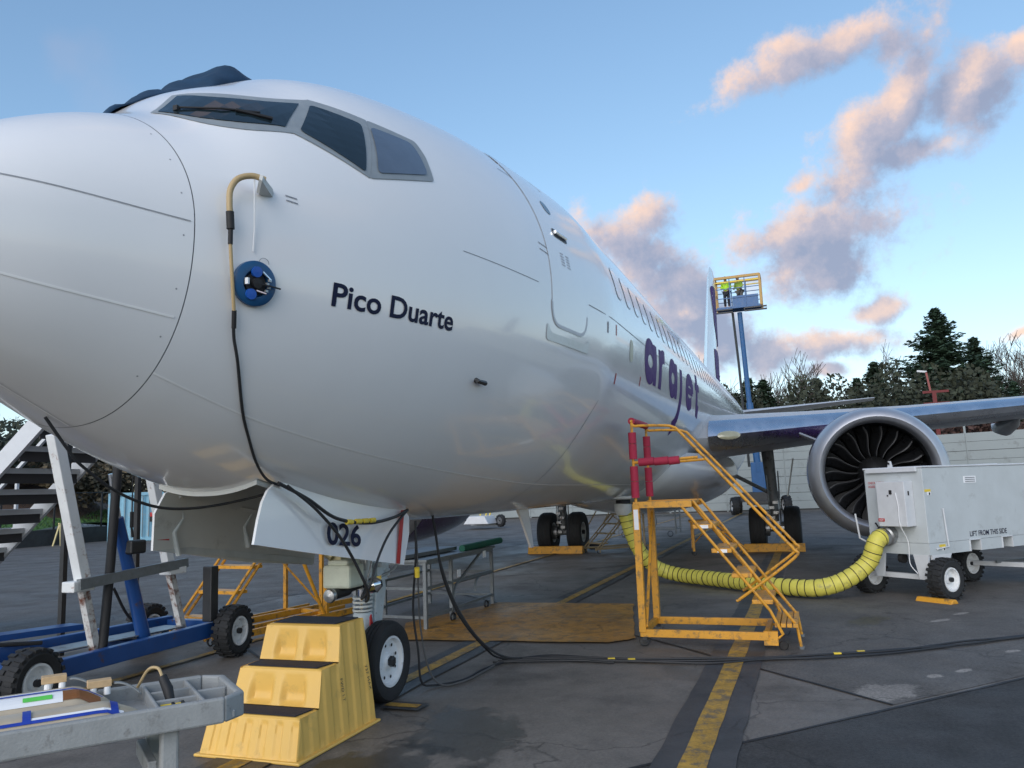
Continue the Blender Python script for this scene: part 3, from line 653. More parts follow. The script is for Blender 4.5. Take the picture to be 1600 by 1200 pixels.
# forward belly blade antenna
b = MB(); b.slab([(8.0,-.01,1.50),(8.45,-.01,1.50),(8.62,-.01,.93),(8.52,-.01,.93),(8.2,-.01,1.30)], .03); b.build('blade_antenna', WHITE, plane)
b = MB(); b.slab([(20.5,.2,1.5),(20.9,.2,1.5),(20.95,.2,1.05),(20.75,.2,1.02)], .03); b.build('blade_antenna', DARKM, plane)
# wing to body fairing
b = MB()
def fair(u, v):
    x = 12.4+11.2*u; s = math.sin(PI*min(1, max(0, u)))**.55
    th = math.radians(70+220*v); w = 1.15+.92*s; h = .55+.42*s
    y = -w*math.sin(th)*1.0; z = 2.15+h*math.cos(th)*(1.0)
    return (x, y, z-.12*s)
b.grid(fair, 40, 40); b.build('wing_fairing', WHITE, plane, True)

# wings
def aero(n=14):
    up = []; lo = []
    for i in range(n+1):
        x = (1-math.cos(PI*i/n))/2; yt = .62*(.2969*math.sqrt(x)-.126*x-.3516*x*x+.2843*x**3-.1036*x**4)
        up.append((x, yt+.02*math.sin(PI*x))); lo.append((x, -yt*.85+.02*math.sin(PI*x)))
    return up, lo
UPF, LOF = aero()
def wing(sg):
    st = [(1.2,13.9,22.3,2.63,.15),(1.9,14.35,21.6,2.66,.14),(3.7,15.25,21.4,2.80,.13),(5.9,16.3,21.3,2.96,.12),(8,17.3,21.9,3.11,.115),(12,19.3,22.9,3.42,.11),(17.0,21.9,23.7,3.80,.10)]
    ring = [(p, 1) for p in UPF] + [(p, 0) for p in reversed(LOF[1:-1])]
    vs = []
    for (y, xl, xt, z, tc) in st:
        for (u, v), _ in ring: vs.append((xl+(xt-xl)*u, sg*y, z+(xt-xl)*v*tc/.12-u*.06*(xt-xl)*.3))
    n = len(ring); b = MB()
    b.add(vs, [(i*n+k, i*n+(k+1) % n, (i+1)*n+(k+1) % n, (i+1)*n+k) for i in range(len(st)-1) for k in range(n)] + [tuple(range((len(st)-1)*n, len(st)*n))])
    w = b.build('wing', mat('wing_grey', (.42,.43,.45), .35, var=.05), plane, True)
    # polished slat over the leading edge
    idx = [k for k, ((u, v), t) in enumerate(ring) if u < .075]
    order = sorted(idx, key=lambda k: (ring[k][0][0] if ring[k][1] else -ring[k][0][0]))
    vs = []; F_ = []
    for (y, xl, xt, z, tc) in st[1:]:
        c_ = xt-xl
        for k in order:
            (u, v), t = ring[k]; vs.append((xl+c_*u-.03, sg*y, z+c_*v*tc/.12*1.05-u*.06*c_*.3+(.022 if t else -.022)))
    m_ = len(order); b = MB(); b.add(vs, [(i*m_+k, i*m_+k+1, (i+1)*m_+k+1, (i+1)*m_+k) for i in range(len(st)-2) for k in range(m_-1)])
    b.build('slat', ALU, w, True)
    b = MB(); b.slab([(21.9,sg*17.0,3.80),(23.6,sg*17.0,3.82),(25.2,sg*17.7,6.1),(24.5,sg*17.7,6.1)], .06); b.build('winglet', PURPLE, w)
    for y in (4.2, 8.6, 11.8):
        xl = 21.0 if y < 6 else 21.7+(y-8)*.25; z = 2.55+(y-2)*.075; b = MB()
        b.tube([(xl-2.1,sg*y,z-.02),(xl-1.5,sg*y,z-.12),(xl-.6,sg*y,z-.18),(xl+.3,sg*y,z-.12),(xl+.9,sg*y,z+.02)], [.02,.14,.2,.14,.02], 12); b.build('flap_fairing', mat('fairing_grey', (.45,.46,.47), .4), w, True)
    return w
wl = wing(-1); wr = wing(1)
c0 = V(14.50,-2.30,2.70)
def lamp(u, v): r = u; t = 2*PI*v; return (c0.x-.05+.10*math.sin(t)*r*.4+.06*r*r+.11*r*math.cos(t), c0.y-.22*r*math.cos(t), c0.z+.09*r*math.sin(t))
b = MB(); b.grid(lamp, 5, 24); b.build('landing_light', mat('lamp_glass', (.42,.40,.27), .12, coat=1), wl, True)
# engines
def engine(sg):
    o = V(12.40, sg*4.87, 1.82); ax = (1, 0, .0)
    b = MB(); b.lathe([(1.125,.52),(1.115,.38),(1.09,.22),(1.05,.10),(.995,.025),(.935,.0),(.89,.03),(.862,.12),(.85,.28),(.85,.4)], o, ax, 72)
    lip = b.build('engine_inlet_lip', LIP, plane, True)
    b = MB(); b.lathe([(1.128,.524),(1.15,1.0),(1.15,1.7),(1.10,2.6),(1.0,3.4),(.93,3.7),(.90,3.68)], o, ax, 72); cw = b.build('engine_cowl', PURPLE, plane, True)
    b = MB(); b.lathe([(.85,.4),(.88,1.0),(.88,1.6),(.60,1.7),(.0,1.7)], o, ax, 48); b.build('inlet_duct', mat('duct_dark', (.035,.037,.042), .4), cw, True)
    b = MB(); b.lathe([(.66,2.6),(.60,3.9),(.42,4.9),(.38,4.9)], o, ax, 40); b.lathe([(.30,4.7),(.2,5.2),(.0,5.5)], o, ax, 32); b.build('core_nozzle', STEEL, cw, True)
    b = MB(); b.lathe([(.0,.62),(.10,.68),(.2,.82),(.28,1.0),(.30,1.2)], o, ax, 32); b.build('spinner', DARKM, cw, True)
    # one blade, then turned copies
    b = MB()
    def bl(u, v):
        r = .26+.60*u; tw = math.radians(16+38*u); ch = .22+.08*math.sin(PI*min(1, u*1.05)); sweep = .05*math.sin(PI*u*1.1)-.03*u
        s = (v-.5)*ch; bow = .022*math.sin(2.0*PI*u)
        ax_ = 1.06+sweep+s*math.cos(tw); ta = s*math.sin(tw)+bow
        return (ax_, ta, r)
    b.grid(bl, 10, 4)
    me = None
    for k in range(18):
        a = 2*PI*k/18+.1
        if me is None:
            tmp = MB(); tmp.v = [(o.x+x, o.y+y*1, o.z+z) for x, y, z in b.v]; tmp.f = b.f; tmp.m = b.m
            ob = tmp.build('fan_blade', mat('blade_metal', (.035,.037,.042), .32, metal=.5), cw, True)
            sol = ob.modifiers.new('thick', 'SOLIDIFY'); sol.thickness = .012
            me = ob.data
            # centre the mesh on the engine axis so copies can turn
            off = o-ORG[plane.name]
            for v in me.vertices: v.co -= off
            ob.location = off; ob.rotation_euler = (a, 0, 0)
        else:
            q = ob.copy(); COL.objects.link(q); q.parent = cw; q.location = off; q.rotation_euler = (a, 0, 0)
    for k in range(18):
        a = 2*PI*k/18+.16
        p = o+V(1.05, -math.sin(a)*.80, math.cos(a)*.80)
        MB().tube([p, p+V(-.02,-math.sin(a)*.07,math.cos(a)*.07)], [.012,.006], 6).build('blade_tip', ALU, cw)
    b = MB(); b.slab([(13.9,sg*4.85,2.85),(17.2,sg*4.85,2.75),(17.6,sg*4.85,2.5),(15.6,sg*4.85,2.4),(14.6,sg*4.85,2.7)], .22); b.build('pylon', WHITE, plane)
    b = MB(); b.slab([o+V(.9,-sg*.95,.63), o+V(1.9,-sg*.95,.63), o+V(1.9,-sg*1.22,.78), o+V(1.2,-sg*1.22,.78)], .03); b.build('nacelle_strake', LIP, plane)
engine(-1); engine(1)
# tail
b = MB()
def fin_sec(z, xl, xt, th):
    c = xt-xl; return [(xl,0,z),(xl+.15*c,-th,z),(xl+.4*c,-th*1.1,z),(xt,-.01,z),(xt,.01,z),(xl+.4*c,th*1.1,z),(xl+.15*c,th,z)]
R_ = [fin_sec(5.2,30.6,38.0,.28), fin_sec(6.4,32.6,38.3,.24), fin_sec(9,34.6,38.9,.19), fin_sec(11.9,36.7,39.5,.12), fin_sec(12.5,37.4,39.6,.05)]
b.add([q for r in R_ for q in r], [(i*7+k, i*7+(k+1) % 7, (i+1)*7+(k+1) % 7, (i+1)*7+k) for i in range(4) for k in range(7)] + [tuple(range(28,35))])
fin = b.build('vertical_stabilizer', WHITE, plane, True)
FS = [(5.2,30.6,38.0,.28),(6.4,32.6,38.3,.24),(9,34.6,38.9,.19),(11.9,36.7,39.5,.12),(12.5,37.4,39.6,.05)]
def fin_y(x, z, o):
    for q0, q1 in zip(FS, FS[1:]):
        if q0[0] <= z <= q1[0]:
            t = (z-q0[0])/(q1[0]-q0[0]); xl, xt, th = [q0[k]+(q1[k]-q0[k])*t for k in (1,2,3)]
            u = (x-xl)/(xt-xl); y = th*u/.15 if u < .15 else th*(1+.1*(u-.15)/.25) if u < .4 else th*1.1+(.01-th*1.1)*(u-.4)/.6
            return Vector((x, -max(.01, y)-o, z))
    return Vector((x, -.3, z))
patch(rounded([(36.4,11.3),(38.9,11.6),(38.7,8.7),(36.4,8.2),(35.6,9.3)], .3), fin_y, .02, .2, .3).build('tail_emblem', PRINT, fin); patch(rounded([(34.5,7.9),(38.2,8.0),(38.1,5.8),(36.2,5.5),(34.0,6.0)], .3), fin_y, .02, .2, .3).build('tail_emblem', PRINT, fin)
for sg in (-1, 1):
    b = MB(); st = [(.5,34.6,38.6,4.85,.17),(1.1,35.0,38.6,4.9,.16),(7.0,38.2,39.6,5.45,.05)]
    vs = []
    for (y, xl, xt, z, th) in st: vs += [(xl,sg*y,z),(xl+.2*(xt-xl),sg*y,z+th),(xt,sg*y,z+.01),(xt,sg*y,z-.01),(xl+.2*(xt-xl),sg*y,z-th)]
    b.add(vs, [(i*5+k, i*5+(k+1) % 5, (i+1)*5+(k+1) % 5, (i+1)*5+k) for i in range(2) for k in range(5)] + [(10,11,12,13,14)])
    b.build('horizontal_stabilizer', mat('stab_grey', (.5,.51,.53), .35), plane)

# wheels
def wheel(c, R, w, rr, sg, name, rim=RIM, holes=8):
    """wheel standing in the x-z plane; sg = side whose face is seen"""
    c = Vector(c); root = bpy.data.objects.new(name, None); COL.objects.link(root); root.parent = plane
    root.location = c-ORG[plane.name]; ORG[root.name] = c
    b = MB(); h = w/2
    b.lathe([(rr,-h*.62),(rr*1.06,-h*.85),(rr+(R-rr)*.5,-h),(R*.93,-h*.92),(R*.985,-h*.66),(R,-h*.42),(R*.985,-h*.40),(R*.985,-h*.34),(R,-h*.32),(R,-h*.06),(R*.985,-h*.04),(R*.985,h*.04),(R,h*.06),(R,h*.32),(R*.985,h*.34),(R*.985,h*.40),(R,h*.42),(R*.985,h*.66),(R*.93,h*.92),(rr+(R-rr)*.5,h),(rr*1.06,h*.85),(rr,h*.62)], c, (0,1,0), 48)
    b.build('tyre', TYRE, root, True)
    b = MB(); b.lathe([(rr*1.01,sg*h*.60),(rr*1.02,sg*h*.80),(rr*.93,sg*h*.80),(rr*.86,sg*h*.45),(rr*.5,sg*h*.28),(rr*.36,sg*h*.36),(rr*.28,sg*h*.62),(rr*.0,sg*h*.62)], c, (0,1,0), 40)
    b.lathe([(rr*1.0,-sg*h*.6),(rr*.9,-sg*h*.7),(rr*.8,-sg*h*.3),(0,-sg*h*.3)], c, (0,1,0), 32)
    r_ = b.build('rim', rim, root, True)
    b = MB(); b.lathe([(rr*.22,sg*h*.62),(rr*.22,sg*h*.95),(rr*.16,sg*h*1.02),(0,sg*h*1.02)], c, (0,1,0), 6); b.build('hub_cap', DARKM, root)
    b = MB()
    for k in range(holes):
        a = 2*PI*k/holes+.3; q = c+V(math.cos(a)*rr*.68, sg*h*.385, math.sin(a)*rr*.68); b.lathe([(rr*.07,sg*.004),(0,sg*.006)], q, (0,1,-.0), 8)
    b.build('bolt_hole', BLACK, root)
    return root
for y, sg in ((-.2,-1),(.2,1)): wheel((4.0,y,.325), .335, .2, .205, sg, 'nose_wheel')
# nose gear leg
b = MB(); b.cyl((4.0,0,.62), (3.98,0,.34), .07, 20); b.cyl((4.0,-.16,.325), (4.0,.16,.325), .05); b.lathe([(.085,0),(.085,.26),(.07,.28)], (4.0,0,.45), (0,0,1), 20)
ng = b.build('nose_gear_leg', LGREY, plane, True)
b = MB(); b.cyl((4.0,0,.72), (4.0,0,.95), .045, 16); b.build('piston', CHROME, ng, True)
b = MB(); b.lathe([(.095,0),(.10,.05),(.085,.07),(.085,.5),(.1,.55),(.1,.62),(.08,.64),(.08,1.1)], (4.0,0,.93), (0,0,1), 24)
for z in (.74,.775,.81,.845): b.lathe([(.088,0),(.088,.016),(.07,.016)], (4.0,0,z), (0,0,1), 20)
b.build('gear_cylinder', GREYP, ng, True)
b = MB(); b.slab([(4.14,-.07,.99),(4.28,-.07,.99),(4.30,-.07,.90),(4.16,-.07,.40),(4.05,-.07,.40)], .14); b.build('torque_link', LGREY, ng, bevel=.015)
b = MB(); b.box((4.17,0,1.06), (.2,.22,.1)); b.box((4.15,0,1.13), (.16,.3,.03)); b.box((4.12,0,1.0),(.18,.26,.025)); b.cyl((4.22,-.14,1.05),(4.22,.14,1.05),.03); b.build('torque_link_hinge', LGREY, ng)
b = MB(); b.box((3.62,-.05,1.08), (.24,.26,.19)); b.box((3.62,-.05,1.19), (.2,.2,.05)); b.build('taxi_light_box', CREAM, ng, bevel=.03)
b = MB(); b.cyl((3.56,0,1.24),(3.56,.06,1.28),.05); b.box((3.62,0,1.25),(.12,.12,.08)); b.tube([(3.66,-.04,1.2),(3.7,-.05,1.35),(3.75,0,1.5)],.02); b.build('valve_block', mat('valve_brass', (.38,.34,.2), .4, metal=.5), ng)
b = MB(); b.cyl((3.40,-.06,.945),(3.66,-.06,.955),.042,16); b.cyl((3.66,-.05,.955),(4.25,.0,.99),.028); b.build('steering_actuator', BLACK, ng, True)
b = MB(); b.lathe([(.0,-.03),(.05,-.02),(.058,.0),(.05,.03)], (3.40,-.06,.945), (1,0,.04), 16); b.build('actuator_end', STEEL, ng, True)
b = MB(); b.lathe([(.02,-.06),(.065,-.02),(.07,.05),(.03,.1)], (3.86,-.16,.97), (.3,-1,.2), 16); b.box((3.93,-.18,1.02),(.08,.05,.05)); b.build('lamp', CHROME, ng, True)
b = MB()
for (x0,y0,z0,x1,y1,z1,r) in ((3.7,.1,1.2,3.8,.1,2.2,.03),(3.85,-.12,1.1,3.9,-.15,2.1,.018),(3.9,.12,1.05,3.9,.15,2.1,.018),(4.1,-.1,1.15,4.6,-.1,1.5,.022),(3.8,-.08,1.0,3.8,-.1,1.9,.012),(4.05,-.1,1.2,4.05,-.12,1.9,.014),(4.12,.05,1.15,4.7,.1,1.55,.03),(3.74,-.02,1.05,3.74,.02,1.6,.025)):
    b.tube([(x0,y0,z0),((x0+x1)/2,(y0+y1)/2+.01,(z0+z1)/2),(x1,y1,z1)], r, 8)
b.tube(smooth_path([(4.09,-.06,1.0),(4.25,-.2,1.1),(4.18,-.18,1.35),(4.0,-.12,1.5)],5),.01,6); b.tube(smooth_path([(3.9,-.09,.85),(3.8,-.16,1.0),(3.86,-.18,1.2),(3.95,-.1,1.4)],5),.009,6)
b.build('gear_struts', STEEL, ng)
b = MB(); b.slab([(3.925,-.12,.70),(3.945,-.12,.72),(3.97,-.13,.55),(3.975,-.14,.30),(3.93,-.14,.28),(3.90,-.13,.5)], .012); tag(b.build('warning_streamer', RED), 'narrow red warning streamer hanging on the nose gear beside the yellow steps', 'streamer')
# nose gear doors
def gear_door(y0, y1, pts, name, lab):
    """pts (x, z); door hangs from its hinge line, lower edge further out"""
    zs = [z for x, z in pts]; zt, zb_ = max(zs), min(zs); b = MB(); n = len(pts); vs = []
    for sgn in (0, 1):
        for x, z in pts: vs.append((x, y0+(y1-y0)*(zt-z)/(zt-zb_)+math.copysign(.018, y0)*sgn, z))
    b.add(vs, [tuple(range(n)), tuple(range(2*n-1,n-1,-1))] + [(i, (i+1) % n, n+(i+1) % n, n+i) for i in range(n)])
    b.m = [1, 0] + [0]*n
    return b.build(name, [WHITE, GREYP], plane, label=lab)
arcp = [(1.95,1.60),(2.0,1.71),(2.06,1.785),(2.13,1.825),(2.20,1.835),(2.30,1.825)]
gear_door(-.46, -.50, [(1.90,1.455)]+arcp+[(2.6,1.79),(3.2,1.70),(3.88,1.60),(3.95,1.54),(3.93,1.40),(3.80,1.15),(3.0,1.275),(2.4,1.37)], 'nose_gear_door', 'white nose gear door marked 026 with a red stripe')
dn = [o for o in plane.children if o.name.startswith('nose_gear_door')][0]
gear_door(.46, .54, [(2.12,1.41),(2.10,1.66),(2.18,1.80),(2.34,1.85),(3.0,1.73),(3.9,1.60),(4.1,1.5),(4.05,1.13),(3.15,1.235),(2.5,1.35)], 'nose_gear_door', 'starboard nose gear door showing its grey inner face')
b = MB(); b.slab([(3.76,-.521,1.60),(3.82,-.521,1.60),(3.72,-.524,1.165),(3.66,-.524,1.175)], .002); b.build('red_stripe', RED, dn)
flat_text('026', (2.66,-.522,1.405), (1,0,-.11), (.0,0,1), .155, 'door_number', NAVY, dn, .025, 1.0, width=.46)
b = MB()
for x in (2.35, 3.1): b.tube([(x,.42,1.86),(x-.03,.5,1.75),(x+.03,.50,1.62),(x-.05,.5,1.52),(x-.0,.5,1.36)], [.03,.025,.02,.02,.02], 8)
for k in range(24): b.lathe([(.009,0),(0,.006)], (2.2+.077*k, .52, 1.40-.012*k+.02), (0,-1,0), 6)
b.beam((2.16,.515,1.43),(4.0,.515,1.165),.012,.05); b.build('door_hinges', mat('door_inner_grey', (.48,.51,.51), .5), plane)
b = MB(); b.slab([(2.15,.505,1.48),(2.26,.505,1.47),(2.25,.505,1.54),(2.15,.505,1.55)], .004); b.build('red_label', RED, plane)
# main gear
def main_gear(sg):
    y = sg*2.86; b = MB(); b.tube([(19.6,y,.55),(19.6,y,1.3),(19.5,y*.98,2.6)], [.09,.13,.16], 14); b.cyl((19.6,y-.45,.53),(19.6,y+.45,.53),.08)
    g = b.build('main_gear_leg', mat('gear_dark_grey', (.16,.17,.18), .45, dirt=((.05,.05,.05),.25,8)), plane, True)
    b = MB(); b.tube([(19.55,y,1.4),(18.9,y-sg*1.0,2.0)], .05); b.tube([(19.75,y,.6),(20.0,y,.95),(19.72,y,1.3)], .045); b.tube([(19.45,y+.1,.7),(19.4,y+.12,1.9)], .02); b.tube([(19.7,y-.14,.6),(19.68,y-.16,2.0)], .018)
    for k in range(6): b.box((19.5-.03*k, y+.05*(-1)**k, .55+.13*k), (.1,.12,.07))
    b.lathe([(.19,-.08),(.19,.08)], (19.6,y-.22,.53), (0,1,0), 20); b.lathe([(.19,-.08),(.19,.08)], (19.6,y+.22,.53), (0,1,0), 20); b.build('gear_struts', STEEL, g)
    for q in (-.43, .43): wheel((19.6, y+q, .535), .56, .41, .27, -1, 'main_wheel', mat('main_rim', (.5,.51,.52), .4), 10)
    b = MB(); b.slab([(19.35,y+sg*.35,1.35),(19.85,y+sg*.35,1.35),(19.85,y+sg*.55,2.3),(19.35,y+sg*.55,2.3)], .03); b.build('gear_leg_door', GREYP, plane)
main_gear(-1); main_gear(1)
# ------------------------------------------------------------------ things on and under the aircraft
b = MB()
def cov(u, v):
    x = 1.28+1.72*u; y = .12+.95*v
    hump = .02+.27*math.exp(-((u-.80)/.17)**2)+.07*math.exp(-((u-.5)/.2)**2); sh = max(0, math.sin(PI*min(1, v*1.15+.03)))**.7
    p = crown(x, y); wr = .022*math.sin(21*u+6*v+2*math.sin(5*u))+.016*math.sin(11*u-17*v+1)+.01*math.sin(43*u+9*v)
    ed = min(1, 12*min(u, 1-u, v+.02, 1-v))
    return p + nrm(p)*(.012+(hump*sh+wr*1.2)*max(0, ed))
b.grid(cov, 44, 26); o = b.build('windshield_cover', BLUEC, None, True); o.modifiers.new('thick', 'SOLIDIFY').thickness = .01
tag(o, 'dark blue cloth cover bunched over the far side of the cockpit roof', 'cover')

h = thing('pitot_test_hose', 'tan hose with black collar hung on the probe above the blue disc', 'hose', side(1.33, 3.445))
def so(x, z, o): return side(x, z, o)
b = MB(); b.tube(smooth_path([so(1.33,3.447,.12), so(1.27,3.455,.11), so(1.20,3.43,.09), so(1.155,3.37,.07), so(1.143,3.29,.055), so(1.145,3.24,.05)], 6), .017, 12); b.build('thick_tube', TAN, h, True)
b = MB(); b.cyl(so(1.144,3.255,.05), so(1.147,3.165,.045), .021, 14); b.cyl(so(1.147,3.165,.045), so(1.15,3.085,.04), .013, 12); b.build('collar', BLACK, h, True)
b = MB(); b.tube(smooth_path([so(1.15,3.09,.04), so(1.163,3.0,.035), so(1.19,2.87,.03), so(1.225,2.745,.028)], 6), .010, 10); b.build('thin_tube', TAN, h, True)
b = MB(); b.cyl(so(1.225,2.75,.028), so(1.25,2.66,.026), .013, 12); b.build('collar', BLACK, h, True)
b = MB(); b.tube([so(1.28,3.45,.11), so(1.285,3.2,.02), so(1.285,3.08,.012)], .004, 5); b.build('lanyard', PAPER, h)
b = MB(); b.tube(smooth_path([so(1.245,2.67,.025), so(1.275,2.6,.02), so(1.34,2.49,.018), V(1.52,-.715,2.23), V(1.70,-.62,2.08), V(1.87,-.54,1.95), V(2.03,-.50,1.85), V(2.2,-.50,1.81)], 6), .009, 8); b.build('cable', CABLE, h, True)

c = side(1.308, 2.906); n_ = nrm(c)
h = thing('static_port_adapter', 'round blue test adapter disc stuck on the nose skin', 'adapter', c)
b = MB(); b.lathe([(.125,.0),(.125,.025),(.112,.035),(.075,.035),(.07,.012),(0,.012)], c, n_, 40); b.build('disc', BLUEA, h, True)
b = MB(); b.lathe([(.062,.013),(.06,.03),(.03,.03),(.028,.055),(.0,.058)], c, n_, 24); b.build('centre', BLACK, h, True)
ux = V(1,0,0); ux = (ux-n_*ux.dot(n_)).normalized(); uz = n_.cross(ux)*-1
if uz.z < 0: uz = -uz
for (a, q) in ((-.01,.062),(-.025,-.065)):
    b = MB(); b.lathe([(.03,.03),(.03,.048),(.0,.05)], c+ux*a+uz*q, n_, 16); b.build('blue_pad', mat('pad_blue', (.01,.09,.42), .4), h, True)
for (a, q, l) in ((.05,.05,.055),(.03,-.06,.06)): b = MB(); b.tube([c+ux*(a-l/2)+uz*(q+.02)+n_*.045, c+ux*(a+l/2)+uz*(q-.015*(1 if q>0 else -1))+n_*.045], .006, 6); b.build('clamp_rod', CHROME, h)
for k in range(4): b = MB(); b.box(c+ux*(.06+.012*(k%2))+uz*(-.03+.02*k)+n_*.045, (.02,.01,.012)); b.build('clamp_block', STEEL, h)
b = MB(); b.box(c-ux*.06+uz*.0+n_*.045, (.014,.02,.035)); b.build('label', PAPER, h)
b = MB(); b.tube([c+n_*.05, c+n_*.06+ux*.07, c+n_*.05+ux*.14], .005, 6); b.build('lever', BLACK, h)
b = MB(); b.tube([c+ux*(.04+.03*math.cos(t))+uz*(.125+.028*math.sin(t))+n_*.01 for t in [PI*i/10 for i in range(11)]], .002, 5); b.build('wire_loop', STEEL, h)

def cable(pts, r, label, name='cable', m=CABLE, cat='cable', n=8, group=None):
    b = MB(); b.tube(smooth_path(pts, n), r, 8); return tag(b.build(name, m, None, True), label, cat, group)
cable([(.86,.02,2.20),(1.0,.0,2.02),(1.09,0,1.94),(1.35,0,1.79),(1.67,0,1.70),(2.03,-.02,1.695),(2.3,-.2,1.75),(2.2,-.46,1.80)], .009, 'slack black cable sagging under the chin of the nose')
cable([(2.1,-.53,1.83),(2.38,-.56,1.72),(2.69,-.58,1.58),(3.13,-.58,1.525),(3.53,-.58,1.55),(3.80,-.56,1.60)], .013, 'black cable looped along the top of the white 026 door')
cable([(2.17,-.55,1.81),(2.46,-.58,1.64),(2.77,-.6,1.39),(3.07,-.6,1.04),(3.3,-.45,.92),(3.75,-.18,.95)], .011, 'black cable crossing the digits of the 026 door')
cable([(3.78,-.57,1.60),(3.43,-.6,1.44),(3.24,-.6,1.26),(3.12,-.58,1.03),(3.4,-.35,.93),(3.8,-.16,.98)], .010, 'black cable running down the door beside the red stripe')
for k, x in enumerate((2.86,2.98,3.08,3.18)):
    b = MB(); b.cyl((x-.04,-.585,1.547-.002*k),(x+.03,-.585,1.543),.019,10); tag(b.build('cable_sleeve', YTAG), ['first','second','third','fourth'][k]+' yellow sleeve from the left on the cable over the 026 door', 'sleeve', 'yellow sleeves on the door cable')
cable([(4.62,-.38,1.60),(4.72,-.37,1.35),(4.80,-.38,1.05),(4.95,-.46,.65),(5.2,-.6,.28),(5.55,-.75,.06),(5.9,-1.1,.025),(5.85,-1.7,.02),(5.82,-2.2,.02)], .012, 'thick black cable hanging from the belly behind the nose gear to the ground')
cable([(4.66,-.36,1.60),(4.77,-.35,1.3),(4.87,-.36,.95),(5.03,-.45,.55),(5.3,-.6,.2),(5.6,-.68,.04),(5.75,-1.2,.02),(5.7,-1.8,.02)], .011, 'thinner black cable hanging beside the thick belly cable')
cable([(4.0,-.53,1.50),(4.05,-.5,1.2),(4.25,-.36,.72),(4.33,-.36,.35),(4.38,-.36,.08),(4.5,-.42,.02),(4.75,-.6,.02),(5.2,-.62,.02),(5.7,-.75,.02)], .010, 'black cable falling past the nose wheel and looping on the concrete')
cable([(4.02,-.52,1.50),(4.08,-.5,1.15),(4.30,-.40,.6),(4.40,-.42,.2),(4.50,-.5,.03),(4.68,-.62,.02),(5.0,-.66,.02),(5.6,-.66,.02)], .008, 'thin grey cable falling past the nose wheel', m=mat('cable_grey', (.08,.082,.085), .5))
b = MB(); b.cyl((4.05,-.51,1.10),(4.07,-.50,1.02),.022,10); tag(b.build('cable_sleeve', YTAG), 'yellow sleeve on the cable above the nose wheel', 'sleeve')
GL = [(5.55,-.62),(5.80,-1.3),(5.78,-2.04),(5.92,-2.7),(6.1,-3.22),(6.38,-3.8),(6.70,-4.4),(7.2,-5.1),(7.65,-5.7),(9.2,-7.6)]
for k, w_ in enumerate(('nearest','middle','farthest')):
    rs = random.Random(40+k)
    cable([(x+(k-1)*.05+rs.uniform(-.06,.06), y+rs.uniform(-.03,.03), .022+.004*k) for x, y in GL], .011, w_+' black cable of the bundle lying across the apron', group='cables across the apron', n=10)
for k, (x, y, s_) in enumerate(((5.80,-1.75,'left of'),(5.81,-1.95,'just left of'),(6.42,-3.86,'right of'),(6.55,-4.08,'well right of'))):
    b = MB(); b.box((x,y,.036), (.035,.07,.014), .3); tag(b.build('cable_tag', YTAG), 'small yellow tag on the ground cables '+s_+' the yellow line', 'tag', 'yellow tags on the ground cables')

